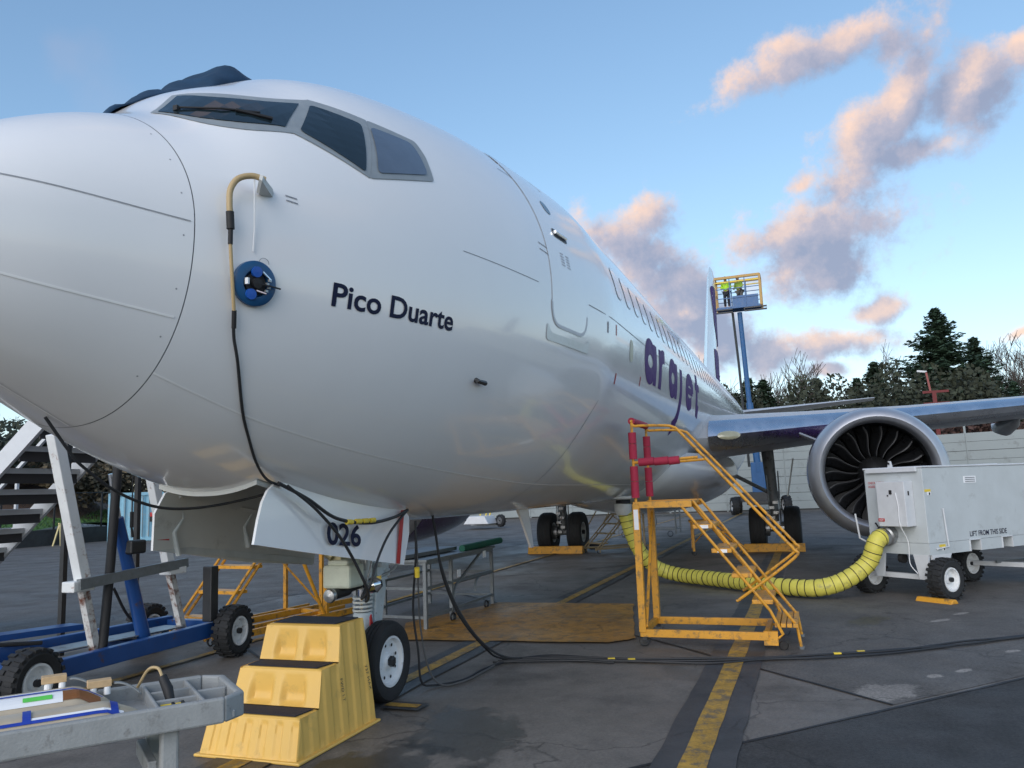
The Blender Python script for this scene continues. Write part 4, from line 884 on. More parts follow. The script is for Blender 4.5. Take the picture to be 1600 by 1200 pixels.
# ------------------------------------------------------------------ yellow moulded steps
def steps():
    root = thing('plastic_steps', 'yellow moulded plastic three-step stool with black grip mats', 'steps', (2.9,-.05,0)); cy = -.055
    prof = [(2.40,0),(2.475,.27),(2.70,.275),(2.765,.52),(2.985,.525),(3.04,.78),(3.37,.785),(3.43,0)]
    def hw(z): return .395-.07*z/.78
    def zt(x):
        for (x0,z0),(x1,z1) in zip(prof, prof[1:]):
            if x0 <= x <= x1: return z0+(z1-z0)*(x-x0)/max(1e-6, x1-x0)
        return 0
    b = MB()
    def riser(x0, z0, x1, z1, ribs):
        def fn(u, v):
            z = z0+(z1-z0)*v; x = x0+(x1-x0)*v; y = cy+(2*u-1)*hw(z); d = 0
            if ribs: d = .010*(1 if math.sin(u*2*PI*6) > .1 else 0)*(1 if .1 < v < .93 else 0)
            else:
                for q in (.31, .69): d = max(d, .045*min(1, max(0, (.15-abs(u-q))/.05))*min(1, max(0, (v-.03)/.05))*max(0, min(1, (.92-v)/.6)))
            return (x+d, y, z)
        b.grid(fn, 72, 16)
    riser(2.40,0,2.475,.262,True); riser(2.70,.282,2.765,.512,False); riser(2.985,.532,3.04,.772,False)
    def tread(x0, x1, z):
        def fn(u, v):
            e = .012*(max(0, 1-v/.06)**2+max(0, 1-(1-u)/.04)**2+max(0, 1-u/.04)**2)
            return (x0+(x1-x0)*v, cy+(2*u-1)*hw(z), z-e)
        b.grid(fn, 30, 20)
    tread(2.475,2.70,.274); tread(2.765,2.985,.524); tread(3.04,3.37,.784)
    for sg in (-1, 1):
        def fn(u, v):
            x = 2.40+1.03*u; z = zt(x)*v
            d = .011*max(-.45, min(.45, math.sin(u*2*PI*5.5)))*(1 if z > .03 else 0)*min(1, (zt(x)-z)/.04)
            return (x, cy+sg*(hw(z)+d), z)
        b.grid(fn, 150, 14)
    def bk(u, v): z = .785*v; return (3.43-.06*v, cy+(2*u-1)*hw(z), z)
    b.grid(bk, 12, 8)
    b.build('body', YPLAS, root, True)
    b = MB(); b.box((2.915,cy,.012), (1.06,.86,.02)); b.build('base_flange', YPLAS, root, bevel=.008)
    for (x0, x1, z) in ((2.495,2.68,.278),(2.785,2.965,.528),(3.06,3.35,.788)):
        b = MB(); b.slab([(x0,cy-hw(z)+.05,z),(x1,cy-hw(z)+.03,z),(x1,cy+hw(z)-.03,z),(x0,cy+hw(z)-.05,z)], .006); b.build('grip_mat', MAT_T, root)
    flat_text('FWD LT', (2.97,cy-hw(.42)-.012,.42), (.0,-.17,-.985), (.9,0,0), .030, 'stencil', NAVY, root, .0, 1.1)
    flat_text('737 MAX', (3.315,cy-hw(.44)-.012,.44), (.10,-.17,-.985), (.9,0,.1), .032, 'stencil', NAVY, root, .0, 1.1)
    return root
steps()

# ------------------------------------------------------------------ grey work bench and what lies on it
BO = V(.88,-1.28,0); BE = V(-.785,.62,0).normalized(); BN = V(.62,.785,0).normalized()
def bp(s, t, z): return BO+BE*s+BN*t+V(0,0,z)
bench = thing('work_bench', 'grey plastic work bench with open compartments in the near left corner', 'bench', bp(.8,.28,0))
zt_ = .86
def bbox(s0, s1, t0, t1, z0, z1, name, m, parent, bevel=.006):
    b = MB(); P = [bp(s, t, z) for z in (z0, z1) for s, t in ((s0,t0),(s1,t0),(s1,t1),(s0,t1))]
    b.add(P, [(3,2,1,0),(4,5,6,7),(0,1,5,4),(1,2,6,5),(2,3,7,6),(3,0,4,7)]); return b.build(name, m, parent, bevel=bevel)
bbox(.05,2.2,.03,.55,zt_-.10,zt_-.065,'tray_floor',BENCH,bench)
bbox(.10,2.2,.0,.035,zt_-.11,zt_,'near_rim',BENCH,bench,.01); bbox(.10,2.2,.545,.58,zt_-.11,zt_,'far_rim',BENCH,bench,.01)
b = MB()      # tapered nose of the tray
b.slab([bp(.10,0,zt_-.11),bp(.10,.035,zt_-.11),bp(.035,.10,zt_-.11),bp(.035,.48,zt_-.11),bp(.10,.545,zt_-.11),bp(.10,.58,zt_-.11),bp(0,.5,zt_-.11),bp(0,.08,zt_-.11)], -.11); b.build('end_rim', BENCH, bench, bevel=.01)
for s in (.17, .36): bbox(s,s+.016,.03,.55,zt_-.09,zt_-.008,'divider',BENCH,bench)
bbox(.04,.17,.28,.296,zt_-.09,zt_-.012,'divider',BENCH,bench); bbox(.18,.36,.19,.205,zt_-.09,zt_-.012,'divider',BENCH,bench); bbox(.18,.36,.38,.395,zt_-.09,zt_-.012,'divider',BENCH,bench)
for s, t in ((.28,.05),(.28,.5)): bbox(s,s+.075,t,t+.06,0,zt_-.1,'leg',BENCH,bench,.012)
for t in (.05,.5): bbox(1.9,1.975,t,t+.06,0,zt_-.1,'leg',BENCH,bench,.012)
bbox(.36,.40,.1,.5,.55,.62,'leg_brace',BENCH,bench)
PAN = {}
def pan_z(k, s, t):
    s0, s1, t0, t1, z, hgt = PAN[k]; u = min(1, max(0, (s-s0)/(s1-s0))); e = min(1, u/.10)**.6; tm = (t0+t1)/2; w = (t1-t0)/2*(.45+.55*e)
    c = max(-1, min(1, (tm-t)/w)); return z+hgt*e*math.sqrt(max(0, 1-c*c))**.55
def cowl(k, s0, s1, t0, t1, z, hgt, label):
    PAN[k] = (s0, s1, t0, t1, z, hgt); b = MB()
    def fn(u, v):
        s = s0+(s1-s0)*u**1.6; uu = (s-s0)/(s1-s0); e = min(1, uu/.10)**.6; w = (t1-t0)/2*(.45+.55*e); t = (t0+t1)/2-w*math.cos(PI*v)
        return bp(s, t, pan_z(k, s, t))
    b.grid(fn, 40, 22); return tag(b.build('composite_panel', BEIGE, None, True), label, 'panel')
cowl('n', .40,2.1,.035,.255,zt_-.065,.095,'beige moulded panel on the bench, the nearer of the two'); cowl('f', .50,2.1,.265,.535,zt_-.065,.125,'beige moulded panel on the bench, the farther of the two')
def lay(k, s0, s1, t0, t1, name, m, label, cat, lift=.004, skew=0):
    b = MB(); b.grid(lambda u, v: bp(s0+(s1-s0)*u, t0+(t1-t0)*v+skew*u, pan_z(k, s0+(s1-s0)*u, t0+(t1-t0)*v+skew*u)+lift), 14, 6)
    return tag(b.build(name, m), label, cat)
lay('f', .72,.97,.285,.385,'paper_sheet',PAPER,'white paper sheet taped to the farther beige panel','paper')
lay('f', .57,.72,.29,.35,'brown_strip',BROWN,'short brown strip beside the paper on the farther panel','strip')
lay('f', .56,1.4,.35,.362,'blue_tape',BTAPE,'long blue tape across the paper sheet','tape', .008)
lay('f', .76,.87,.30,.325,'green_marker',GTAPE,'bright green strip stuck on the paper sheet','tape', .008)
lay('n', .50,.86,.062,.076,'paper_strip',PAPER,'long narrow white paper strip on the nearer panel','paper')
lay('n', .44,1.02,.050,.062,'blue_tape',BTAPE,'long blue tape along the edge of the nearer panel','tape', .006)
for s0_, w_ in ((.52,'right'),(.84,'left')): lay('n', s0_,s0_+.03,.05,.15,'blue_tape',BTAPE,'short blue tape over the nearer panel, '+w_+' one','tape', .008)
for k, (s, t) in enumerate(((.52,.40),(.70,.46))):
    z = pan_z('f', s+.05, t+.02)+.030
    r = thing('wood_block', 'small wooden block on white feet, '+('nearer to' if k == 0 else 'farther from')+' the drill', 'block', bp(s,t,z), 'wooden blocks on the bench')
    bbox(s,s+.10,t,t+.055,z,z+.032,'block',WOOD,r,.003)
    for d in (.018,.075): b = MB(); b.cyl(bp(s+d,t+.012,z-.034), bp(s+d,t+.012,z), .014, 10); b.build('foot', PAPER, r)
    b = MB(); b.grid(lambda u, v: bp(s-.01-.12*u, t+.01+.04*v, z+.012-.07*u*u), 8, 2); q = b.build('bracket', BENCH, r, True); q.modifiers.new('t','SOLIDIFY').thickness = .006
d = thing('air_drill', 'black air drill with yellow handle lying in the bench tray', 'drill', bp(.30,.28,.8))
b = MB(); b.tube([bp(.32,.30,.93),bp(.30,.27,.88),bp(.29,.25,.83)], [.02,.024,.02], 12); b.build('handle', BLACK, d, True)
b = MB(); b.tube([bp(.34,.2,.815),bp(.24,.20,.815)], [.018,.016], 10); b.build('body', YTAG, d, True)
b = MB(); b.tube(smooth_path([bp(.32,.30,.93),bp(.335,.33,.965),bp(.37,.38,.955),bp(.40,.5,.86)],6), .007, 8); b.build('hose', TAN, d, True)
d = thing('chrome_fitting', 'bright chrome latch fitting beside the drill', 'fitting', bp(.3,.1,.8))
bbox(.20,.36,.10,.15,.80,.815,'plate',CHROME,d,.003); bbox(.22,.34,.11,.14,.815,.835,'latch',CHROME,d,.006)
for s in (.25,.29): bbox(s,s+.012,.105,.145,.835,.845,'clip',BLACK,d,.001)
cable([(.2,.6,.02),(.75,-.1,.02),(1.2,-.6,.02),(1.35,-.95,.02),(1.0,-1.3,.02)], .012, 'yellow air hose on the ground below the bench', 'air_hose', YHOSE, 'hose')
cable([(.95,-.75,.80),(.93,-.8,.5),(.85,-.85,.2),(.7,-.9,.02)], .010, 'yellow air hose hanging down behind the bench', 'air_hose', YHOSE, 'hose')

# ------------------------------------------------------------------ generic rubber-tyred wheel for carts
def cart_wheel(parent, c, ax, R, w, rimc, name='wheel', lugs=22):
    c = Vector(c); ax = Vector(ax).normalized(); root = bpy.data.objects.new(name, None); COL.objects.link(root); root.parent = parent
    root.location = c-ORG[parent.name]; ORG[root.name] = c; rr = R*.56; h = w/2
    b = MB(); b.lathe([(rr,-h*.7),(rr*1.1,-h*.95),(R*.82,-h),(R*.95,-h*.75),(R*.97,0),(R*.95,h*.75),(R*.82,h),(rr*1.1,h*.95),(rr,h*.7)], c, ax, 36)
    u = Vector((0,0,1)); u = (u-ax*u.dot(ax)).normalized(); q = ax.cross(u)
    for k in range(lugs):
        for s in (-1, 1):
            a = 2*PI*(k+.25*s)/lugs; d = u*math.cos(a)+q*math.sin(a); t = ax.cross(d)
            b.beam(c+d*R*.965+ax*(s*h*.12)-t*s*.0, c+d*R*.93+ax*(s*h*.98)+t*R*.05*s, R*.13, R*.10, d)
    b.build('tyre', TYRE, root)
    b = MB()
    for s in (-1, 1): b.lathe([(rr*1.02,s*h*.72),(rr*1.0,s*h*.9),(rr*.88,s*h*.9),(rr*.8,s*h*.35),(rr*.4,s*h*.3),(rr*.32,s*h*.6),(0,s*h*.6)], c, ax, 28)
    b.build('rim', rimc, root, True)
    b = MB(); b.cyl(c-ax*h*.95, c+ax*h*.95, rr*.2, 10); b.build('hub', DARKM, root)
    return root

# ------------------------------------------------------------------ blue towable jack trailer
j = thing('jack_trailer', 'blue towable aircraft jack with white legs left of the nose gear', 'jack', (4.2,2.9,0))
b = MB(); b.beam((2.2,2.66,.30),(5.28,2.66,.32),.10,.16); b.build('near_beam', BLUEP, j, bevel=.01)
b = MB(); b.beam((1.5,3.55,.40),(5.3,3.35,.36),.10,.16); b.build('far_beam', BLUEP, j, bevel=.01)
b = MB(); b.beam((5.25,2.5,.36),(5.25,3.7,.36),.1,.1); b.beam((3.0,2.66,.3),(3.0,3.5,.36),.1,.1); b.beam((4.3,2.66,.3),(4.3,3.4,.34),.12,.08); b.build('cross_beams', BLUEP, j)
b = MB(); b.beam((2.0,4.4,.5),(4.6,4.0,.42),.25,.06); b.beam((1.2,4.6,.55),(2.2,4.4,.52),.06,.3); b.build('draw_bar', BLUEP, j)
b = MB(); b.beam((3.0,2.75,.36),(5.1,2.75,.36),.03,.02); b.beam((3.3,3.1,.40),(5.0,3.0,.38),.3,.01); b.build('deck_plate', STEEL, j)
cart_wheel(j, (5.36,2.50,.28), (.12,-1,0), .285, .2, RIM); cart_wheel(j, (2.86,2.52,.28), (.12,-1,0), .285, .2, RIM); cart_wheel(j, (5.36,3.75,.28), (.12,-1,0), .285, .2, RIM)
b = MB(); b.beam((3.31,2.9,2.42),(3.69,2.9,1.0),.11,.11,(0,1,0)); b.build('white_leg', WPOST, j, bevel=.008)
b = MB(); b.beam((3.67,2.9,1.02),(3.87,2.9,.28),.075,.075,(0,1,0)); b.build('rusty_inner_leg', mat('rusty_white', (.55,.55,.54), .5, dirt=((.13,.04,.018),.55,9)), j)
b = MB(); b.beam((4.55,2.95,2.1),(4.84,2.95,1.05),.10,.10,(0,1,0)); b.build('white_leg', WPOST, j, bevel=.008)
b = MB(); b.beam((4.82,2.95,1.1),(5.06,2.95,.32),.07,.07,(0,1,0)); b.build('rusty_inner_leg', MATS['rusty_white'], j)
MB().box((3.62,2.88,.98),(.24,.16,.1)).build('clamp', WPOST, j, bevel=.01); MB().box((4.85,2.9,1.0),(.24,.16,.08)).build('clamp', WPOST, j, bevel=.01)
b = MB(); b.beam((3.55,2.8,1.0),(5.0,2.85,1.07),.05,.10); b.build('grey_crossbar', GALV, j)
b = MB(); b.tube([(4.07,2.9,1.60),(4.20,2.9,1.2),(4.46,2.9,.34)], [.06,.062,.07], 16); b.build('hydraulic_cylinder', BLUEP, j, True)
b = MB(); b.cyl((3.98,2.9,2.05),(4.08,2.9,1.60),.032,14); b.build('chrome_rod', CHROME, j, True)
b = MB(); b.tube([(4.02,2.85,2.3),(3.96,2.85,1.2),(3.88,2.85,.19)], .045, 14); b.build('black_leg', BLACK, j, True)
b = MB(); b.box((4.24,2.82,1.30),(.2,.1,.14)); b.build('pump_box', DARKM, j, bevel=.02)
b = MB(); b.tube([(4.18,2.82,2.2),(4.18,2.82,1.62)], .006, 6); b.cyl((4.18,2.82,1.66),(4.18,2.82,1.5),.018,8); b.tube([(4.18,2.82,1.5),(4.2,2.82,1.4)], .012, 6); b.build('hanging_hook', BLACK, j)
b = MB(); b.box((5.12,2.62,.72),(.12,.12,.6)); b.build('dark_post', DARKM, j, bevel=.01)
b = MB(); b.tube(smooth_path([(1.6,3.9,.52),(2.2,3.7,.44),(3.0,3.5,.5),(3.6,3.3,.45)],5),.02,6); b.tube(smooth_path([(4.1,2.95,.9),(4.3,2.96,.6),(4.5,2.9,.4)],5),.015,6); b.build('hydraulic_hoses', BLACK, j)
# ------------------------------------------------------------------ boarding stairs, far left
st = thing('boarding_stairs', 'white metal boarding stairs with dark treads at the far left', 'stairs', (5.5,6.5,0))
sl_ = .787
def sz(y): return 2.25+sl_*(5.87-y)
for k in range(15):
    y = 8.62-.335*k; z = sz(y)+.02
    if z < .1 or z > 3.15: continue
    b = MB(); b.box((5.55,y,z),(1.16,.30,.05)); t_ = b.build('tread', STAIRT, st)
    b = MB(); b.box((5.55,y-.11,z-.09),(1.14,.02,.13)); b.build('riser', STAIRT, t_)
    b = MB(); b.box((5.55,y+.125,z+.035),(1.16,.03,.03)); b.box((5.55,y-.16,z+.005),(1.16,.012,.07)); b.build('nosing', STAIRW, t_)
for x, nm in ((6.14,'far_stringer'),(4.96,'near_stringer')):
    b = MB(); b.beam((x,8.65,sz(8.65)-.02),(x,4.75,sz(4.75)-.02),.05,.24); b.build(nm, STAIRW, st)
    b = MB()
    for y in (8.3,7.0,5.9,4.8): b.beam((x,y,sz(y)),(x,y,sz(y)+.95),.04,.04)
    b.beam((x,8.4,sz(8.4)+.95),(x,4.75,sz(4.75)+.95),.045,.045); b.build('handrail', STAIRW, st)
b = MB(); b.box((5.55,3.6,3.14),(1.2,2.2,.06)); b.build('platform', STAIRT, st)
for x in (5.0,6.1):
    for y in (4.7,): b = MB(); b.beam((x,y,0),(x,y,3.1),.06,.06); b.build('leg', DARKM, st)
# ------------------------------------------------------------------ yellow platform stand in front of the wing
def T(b, pts, r=.016, n=8): b.tube(pts, r, n); return b
s_ = thing('platform_stand', 'yellow rolling platform ladder with red foam padding in front of the wing', 'ladder', (7.1,-2.7,0))
X0, X1 = 6.66, 7.52
for x in (X0, X1):
    b = MB(); b.beam((x,-1.88,.14),(x-.02*(x<7),-3.22,.14),.05,.08); b.build('base_rail', YEL, s_, bevel=.004)
    b = MB(); b.beam((x,-1.91,.15),(x,-1.91,1.53),.075,.075,(1,0,0)); b.build('post', YEL, s_, bevel=.004)
    b = MB(); T(b, [(x,-2.38,1.53),(x,-3.25,.40),(x,-3.36,.16),(x,-3.30,.11),(x,-3.2,.12)]); b.build('stringer', YEL, s_, True)
    b = MB(); T(b, [(x+(.08 if x<7 else -.08),-2.52,1.55),(x+(.08 if x<7 else -.08),-3.5,.24),(x+(.08 if x<7 else -.08),-3.53,.01)]); b.build('stringer', YEL, s_, True)
    b = MB(); T(b, smooth_path([(x,-1.91,1.53),(x,-1.91,2.36),(x,-1.95,2.40),(x,-2.25,2.39),(x,-2.38,2.36),(x,-2.5,2.24),(x,-3.40,1.18),(x,-3.53,1.02),(x,-3.53,.93),(x,-3.0,.54),(x,-2.92,.49)],5)); b.build('handrail', YEL, s_, True)
    b = MB(); T(b, [(x,-1.91,1.99),(x,-2.62,2.02)]); b.build('mid_rail', YEL, s_, True)
    for z0, z1 in ((1.60,1.78),(1.785,1.95),(2.03,2.20),(2.205,2.33)):
        b = MB(); b.cyl((x,-1.91,z0),(x,-1.91,z1),.045,14); b.build('foam_pad', REDF, s_, True)
for y0, y1 in ((-1.97,-2.14),(-2.145,-2.30),(-2.305,-2.42)):
    b = MB(); b.cyl((X0,y0,1.992),(X0,y1,2.0),.045,14); b.build('foam_pad', REDF, s_, True)
for x0, x1 in ((X0,7.08),(7.085,X1)): b = MB(); b.cyl((x0,-1.91,2.46),(x1,-1.91,2.46),.04,14); b.build('foam_pad', REDF, s_, True)
b = MB(); T(b, smooth_path([(X0,-1.91,2.36),(X0+.01,-1.91,2.45),(X0+.06,-1.91,2.46),(X1-.06,-1.91,2.46),(X1,-1.91,2.42),(X1,-1.91,2.36)],4)); b.build('end_rail', YEL, s_, True)
b = MB(); b.beam((X0,-1.88,1.52),(X0,-2.52,1.52),.04,.07); b.beam((X1,-1.88,1.52),(X1,-2.52,1.52),.04,.07); b.box(((X0+X1)/2,-2.2,1.53),(X1-X0,.62,.03)); b.build('platform', YEL, s_)
for k, (y, z) in enumerate(((-2.62,1.27),(-2.80,1.01),(-2.99,.75),(-3.18,.48))):
    b = MB(); b.box(((X0+X1)/2,y,z),(X1-X0-.02,.21,.045)); b.build('tread', YEL, s_, bevel=.006)
for k in range(4): b = MB(); b.box(((X0+X1)/2,-3.31-.06*k,.245),(X1-X0-.02,.05,.04)); b.build('tread_slat', YEL, s_, bevel=.004)
for y, z in ((-2.52,1.27),(-2.70,1.01)): b = MB(); b.slab([(X0+.0,y-.06,z-.02),(X0+.0,y-.16,z-.02),(X0+.0,y-.16,z+.015),(X0,y-.06,z+.015)], -.014); b.build('label', PAPER, s_)
b = MB(); b.box((X0-.041,-1.91,1.36),(.004,.05,.22)); b.build('label', PAPER, s_)
MB().beam((X0,-1.95,.2),(X1,-1.93,1.45),.03,.03).build('rear_brace', YEL, s_); MB().beam((X0,-1.9,.14),(X1,-1.9,.14),.05,.07).build('cross_rail', YEL, s_); MB().beam((X0,-3.2,.14),(X1,-3.2,.14),.05,.07).build('cross_rail', YEL, s_); MB().box((X0+.0,-3.24,.12),(.06,.14,.14)).build('end_bracket', YEL, s_)
for x in (X0, X1):
    b = MB(); b.lathe([(.055,-.02),(.06,0),(.055,.02)], (x,-1.92,.06), (1,.2,0), 16); b.beam((x,-1.92,.14),(x,-1.92,.06),.05,.02); b.build('caster', DARKM, s_, True)
    b = MB(); b.lathe([(.045,-.02),(.05,0),(.045,.02)], (x,-3.36,.05), (1,.2,0), 14); b.build('caster', DARKM, s_, True)
    b = MB(); b.cyl((x+(.08 if x<7 else -.08),-3.53,.0),(x+(.08 if x<7 else -.08),-3.53,.03),.03,10); b.build('foot', GALV, s_)

# other stands behind
def small_stand(o, rz, h, n, L, name, label, m=YEL, rails=True, group=None, base=True):
    r = thing(name, label, 'ladder', o, group); M = Matrix.Rotation(rz, 3, 'Z'); O = Vector(o)
    def q(x, y, z): return O + M @ Vector((x, y, z))
    w = .34; run = L*.62
    for y in (-w, w):
        b = MB(); b.tube([q(0,y,.08),q(run,y,h)], .02, 6); b.tube([q(.14,y,.02),q(.14,y,.12),q(run+.12,y,h)], .02, 6); b.build('stringer', m, r)
        
        if base: b = MB(); b.beam(q(0,y,.12),q(L+.5,y,.12),.04,.05); b.build('base_rail', m, r)
        b = MB(); b.beam(q(L,y,.1),q(L,y,h),.05,.05); b.build('post', m, r)
        if rails: b = MB(); b.tube([q(.25,y,.75),q(run,y,h+.75),q(L,y,h+.75),q(L,y,h)], .018, 6); b.build('handrail', m, r)
    for k in range(n):
        f = (k+1)/(n+1); b = MB(); c_ = q(run*f+.06, 0, h*f); b.box(c_, (.2,2*w,.04), rz); b.build('tread', m, r)
    b = MB(); b.box(q((run+L)/2+.03,0,h),(L-run+.1,2*w,.05), rz); b.build('platform', m, r)
    MB().beam(q(L,-w,.12),q(L,w,.12),.04,.05).build('cross_rail', m, r); MB().tube([q(L,-w,.2),q(run,w,h)],.015,6).build('brace', m, r)
    for x, y in ((.1,-w),(.1,w),(L,-w),(L,w)): b = MB(); b.lathe([(.05,-.02),(.06,0),(.05,.02)], q(x,y,.06), M @ Vector((0,1,0)), 12); b.build('caster', DARKM, r)
    return r
small_stand((5.75,3.55,0), -.12, 1.45, 4, 2.1, 'step_ladder', 'yellow step ladder standing behind the blue jack', rails=False)
small_stand((18.5,-2.2,0), 1.75, .82, 2, 1.3, 'step_ladder', 'low yellow steps seen between the treads of the platform ladder', rails=False, base=False)
small_stand((18.9,1.95,0), -.75, 1.0, 3, 1.6, 'step_ladder', 'small yellow and grey ladder beside the right main wheels', mat('ladder_grey', (.32,.25,.15), .5, metal=.2))
# long orange-yellow base frame lying behind the stool
f_ = thing('floor_frame', 'low yellow steel frame on the ground behind the plastic steps', 'frame', (7.5,3.0,0))
b = MB(); b.beam((5.9,2.95,.10),(8.6,2.55,.10),.05,.08); b.build('rail', YEL, f_); b = MB(); b.beam((6.4,3.6,.12),(9.3,3.1,.12),.05,.08); b.build('rail', YEL, f_)
b = MB(); b.beam((7.6,2.72,.1),(7.9,3.35,.12),.05,.06); b.build('cross_rail', YEL, f_)
b = MB(); b.beam((7.55,2.72,.1),(7.55,2.72,.75),.06,.06); b.build('upright', YEL, f_); b = MB(); b.tube([(7.5,2.72,.12),(6.95,2.8,1.15)],.025,8); b.build('brace', YEL, f_)

# ------------------------------------------------------------------ grey steel table behind the nose gear
t_ = thing('steel_table', 'grey tubular steel work table with a green roll on top, behind the nose gear', 'table', (8.4,1.4,0))
for x, y in ((7.2,1.0),(7.95,.98),(9.45,.98),(7.3,2.1),(8.1,2.1),(9.55,2.1)):
    b = MB(); b.beam((x,y,.0),(x,y,.86),.045,.045); b.build('leg', GALV, t_)
for z in (.16,.52,.84):
    b = MB(); b.beam((7.2,.99,z),(9.45,.98,z),.035,.035); b.beam((7.3,2.1,z),(9.55,2.1,z),.035,.035); b.beam((7.2,1.0,z),(7.3,2.1,z),.035,.035); b.beam((9.45,.98,z),(9.55,2.1,z),.035,.035); b.build('rail', GALV, t_)
b = MB(); b.box((8.35,1.55,.875),(2.4,1.2,.03)); b.build('table_top', GALV, t_)
b = MB(); b.tube(arc((8.2,.97,.30),(1,0,0),(0,0,1),.2,PI,PI/2,6)+[V(8.6,.97,.5),V(9.0,.97,.5)], .02, 8); b.tube(arc((8.95,.97,.30),(1,0,0),(0,0,1),.2,PI,PI/2,6)+[V(9.4,.97,.5)], .02, 8); b.build('bent_brace', GALV, t_)
b = MB(); b.beam((8.2,.98,.5),(9.0,.98,.82),.03,.03); b.build('diagonal_brace', GALV, t_)
for x in (7.9, 9.1): b = MB(); b.lathe([(.05,-.02),(.065,0),(.05,.02)], (x,.94,.065), (.2,1,0), 14); b.build('caster', DARKM, t_, True)
for x in (8.15,9.1): b = MB(); b.box((x,.95,.62 if x<9 else .80),(.1,.01,.1)); b.build('label', PAPER, t_)
b = MB(); b.tube([(8.5,1.05,.93),(9.9,1.0,.95)], .05, 12); tag(b.build('green_roll', GREENC, None, True), 'dark green roll of cloth on the steel table', 'roll')
b = MB(); b.beam((7.1,1.35,.93),(8.6,1.3,.93),.25,.05); tag(b.build('pale_board', GALV), 'grey board lying on the steel table beside the green roll', 'board')

# ------------------------------------------------------------------ air-conditioning cart and duct
CO = V(10.40,-5.25,0); CA = V(.67,.74,0).normalized(); CB = V(.74,-.67,0).normalized()
def cp(a, q, z): return CO+CA*a+CB*q+V(0,0,z)
ac = thing('air_conditioning_cart', 'large pale grey ground cart with lift markings at the right edge', 'cart', cp(.5,1.3,0))
def cbox(a0, a1, q0, q1, z0, z1, name, m, parent=ac, bevel=.008):
    b = MB(); P = [cp(a, q, z) for z in (z0, z1) for a, q in ((a0,q0),(a1,q0),(a1,q1),(a0,q1))]
    b.add(P, [(3,2,1,0),(4,5,6,7),(0,1,5,4),(1,2,6,5),(2,3,7,6),(3,0,4,7)]); return b.build(name, m, parent, bevel=bevel)
# housing with fork pockets left open along its lower edge
cbox(0,.96,0,2.9,.78,1.84,'housing',CARTG)
for q0, q1 in ((0,.92),(1.16,1.70),(1.94,2.9)): cbox(0,.96,q0,q1,.62,.779,'lower_housing',CARTG,bevel=0)
for q0, q1 in ((.92,1.16),(1.70,1.94)):
    cbox(.2,.9,q0,q1,.62,.778,'fork_pocket',DARKM,bevel=0); b = MB()
    for (qa, qb, za, zb2) in ((q0-.012,q1+.012,.775,.79),(q0-.012,q0,.62,.775),(q1,q1+.012,.62,.775)): b.add([cp(a,q,z) for z in (za,zb2) for a, q in ((-.012,qa),(-.012,qb),(.0,qb),(.0,qa))], [(3,2,1,0),(4,5,6,7),(0,1,5,4),(1,2,6,5),(2,3,7,6),(3,0,4,7)])
    b.build('pocket_frame', STAIRW, ac)
cbox(-.012,.972,-.012,2.92,1.842,1.868,'lid',STAIRW)
cbox(.3,.6,2.0,2.3,1.868,1.88,'hatch',STAIRW); cbox(.06,.90,-.05,-.011,1.79,1.862,'front_lid_edge',STAIRW)
b = MB(); b.slab([cp(.50,.05,1.868),cp(.58,.05,1.868),cp(.56,.05,1.96),cp(.52,.05,1.96)], .014); lug = b.build('lifting_lug', STAIRW, ac)
b = MB(); b.lathe([(.018,0),(.0,.002)], cp(.54,.03,1.925), -CB, 12); b.lathe([(.018,0),(.0,.002)], cp(.54,.067,1.925), CB, 12); b.build('lug_hole', BLACK, lug)
box_ = cbox(.16,.62,-.20,-.002,1.02,1.66,'control_box',STAIRW); cbox(.36,.40,-.215,-.2,1.48,1.54,'latch',BLACK,box_,.003); cbox(.42,.44,-.212,-.2,1.45,1.47,'latch',BLACK,box_,.003); cbox(.148,.16,-.13,-.11,1.46,1.52,'latch',BLACK,box_,.003)
def ctext(body, a, q, z, face, h, name, m, width=None, bold=.012):
    if face == 'side': return flat_text(body, cp(-.004,q,z), CB, (0,0,1), h, name, m, ac, bold, width=width)
    return flat_text(body, cp(a,q-.004,z), -CA, (0,0,1), h, name, m, ac, bold, width=width)
ctext('LIFT FROM THIS SIDE', 0, .93, .83, 'side', .075, 'lettering', NAVY, .90)
ctext('CHECK SUPPLY', .90, 0, 1.63, 'front', .035, 'lettering', RED, .27); ctext('HOSES IN S', .90, 0, 1.575, 'front', .035, 'lettering', RED, .20)
for (a0, z0) in ((.52,1.09),): cbox(a0,a0+.10,-.206,-.2,z0,z0+.045,'red_label',RED,ac,0); flat_text('HOT', cp(a0+.085,-.209,z0+.010), -CA, (0,0,1), .025, 'lettering', PAPER, ac, .01)
cbox(.66,.74,-.004,-.0,1.09,1.135,'red_label',RED,ac,0)
cbox(.68,.74,-.004,0,1.27,1.36,'notice',PAPER,ac,0); cbox(.69,.72,-.007,-.004,1.305,1.33,'notice_mark',BLACK,ac,0)
cbox(-.004,0,.93,1.22,1.60,1.70,'notice',PAPER,ac,0)
for k in range(3): cbox(-.007,-.004,.96,1.19,1.615+.028*k,1.628+.028*k,'notice_print',LINE,ac,0)
for (q, z) in ((.02,1.50),(.22,.72)): cbox(-.004,0,q,q+.13,z,z+.035,'caution_label',YTAG,ac,0); cbox(-.004,0,q+.05,q+.13,z-.05,z-.0,'caution_print',PAPER,ac,0); cbox(-.007,-.004,q+.085,q+.11,z-.045,z-.01,'caution_mark',BLACK,ac,0)
b = MB(); b.tube([cp(-.02,.36,1.26),cp(-.02,.40,.72),cp(-.02,.18,.70),cp(-.02,.14,.70)], .012, 8); b.build('drain_pipe', STAIRW, ac)
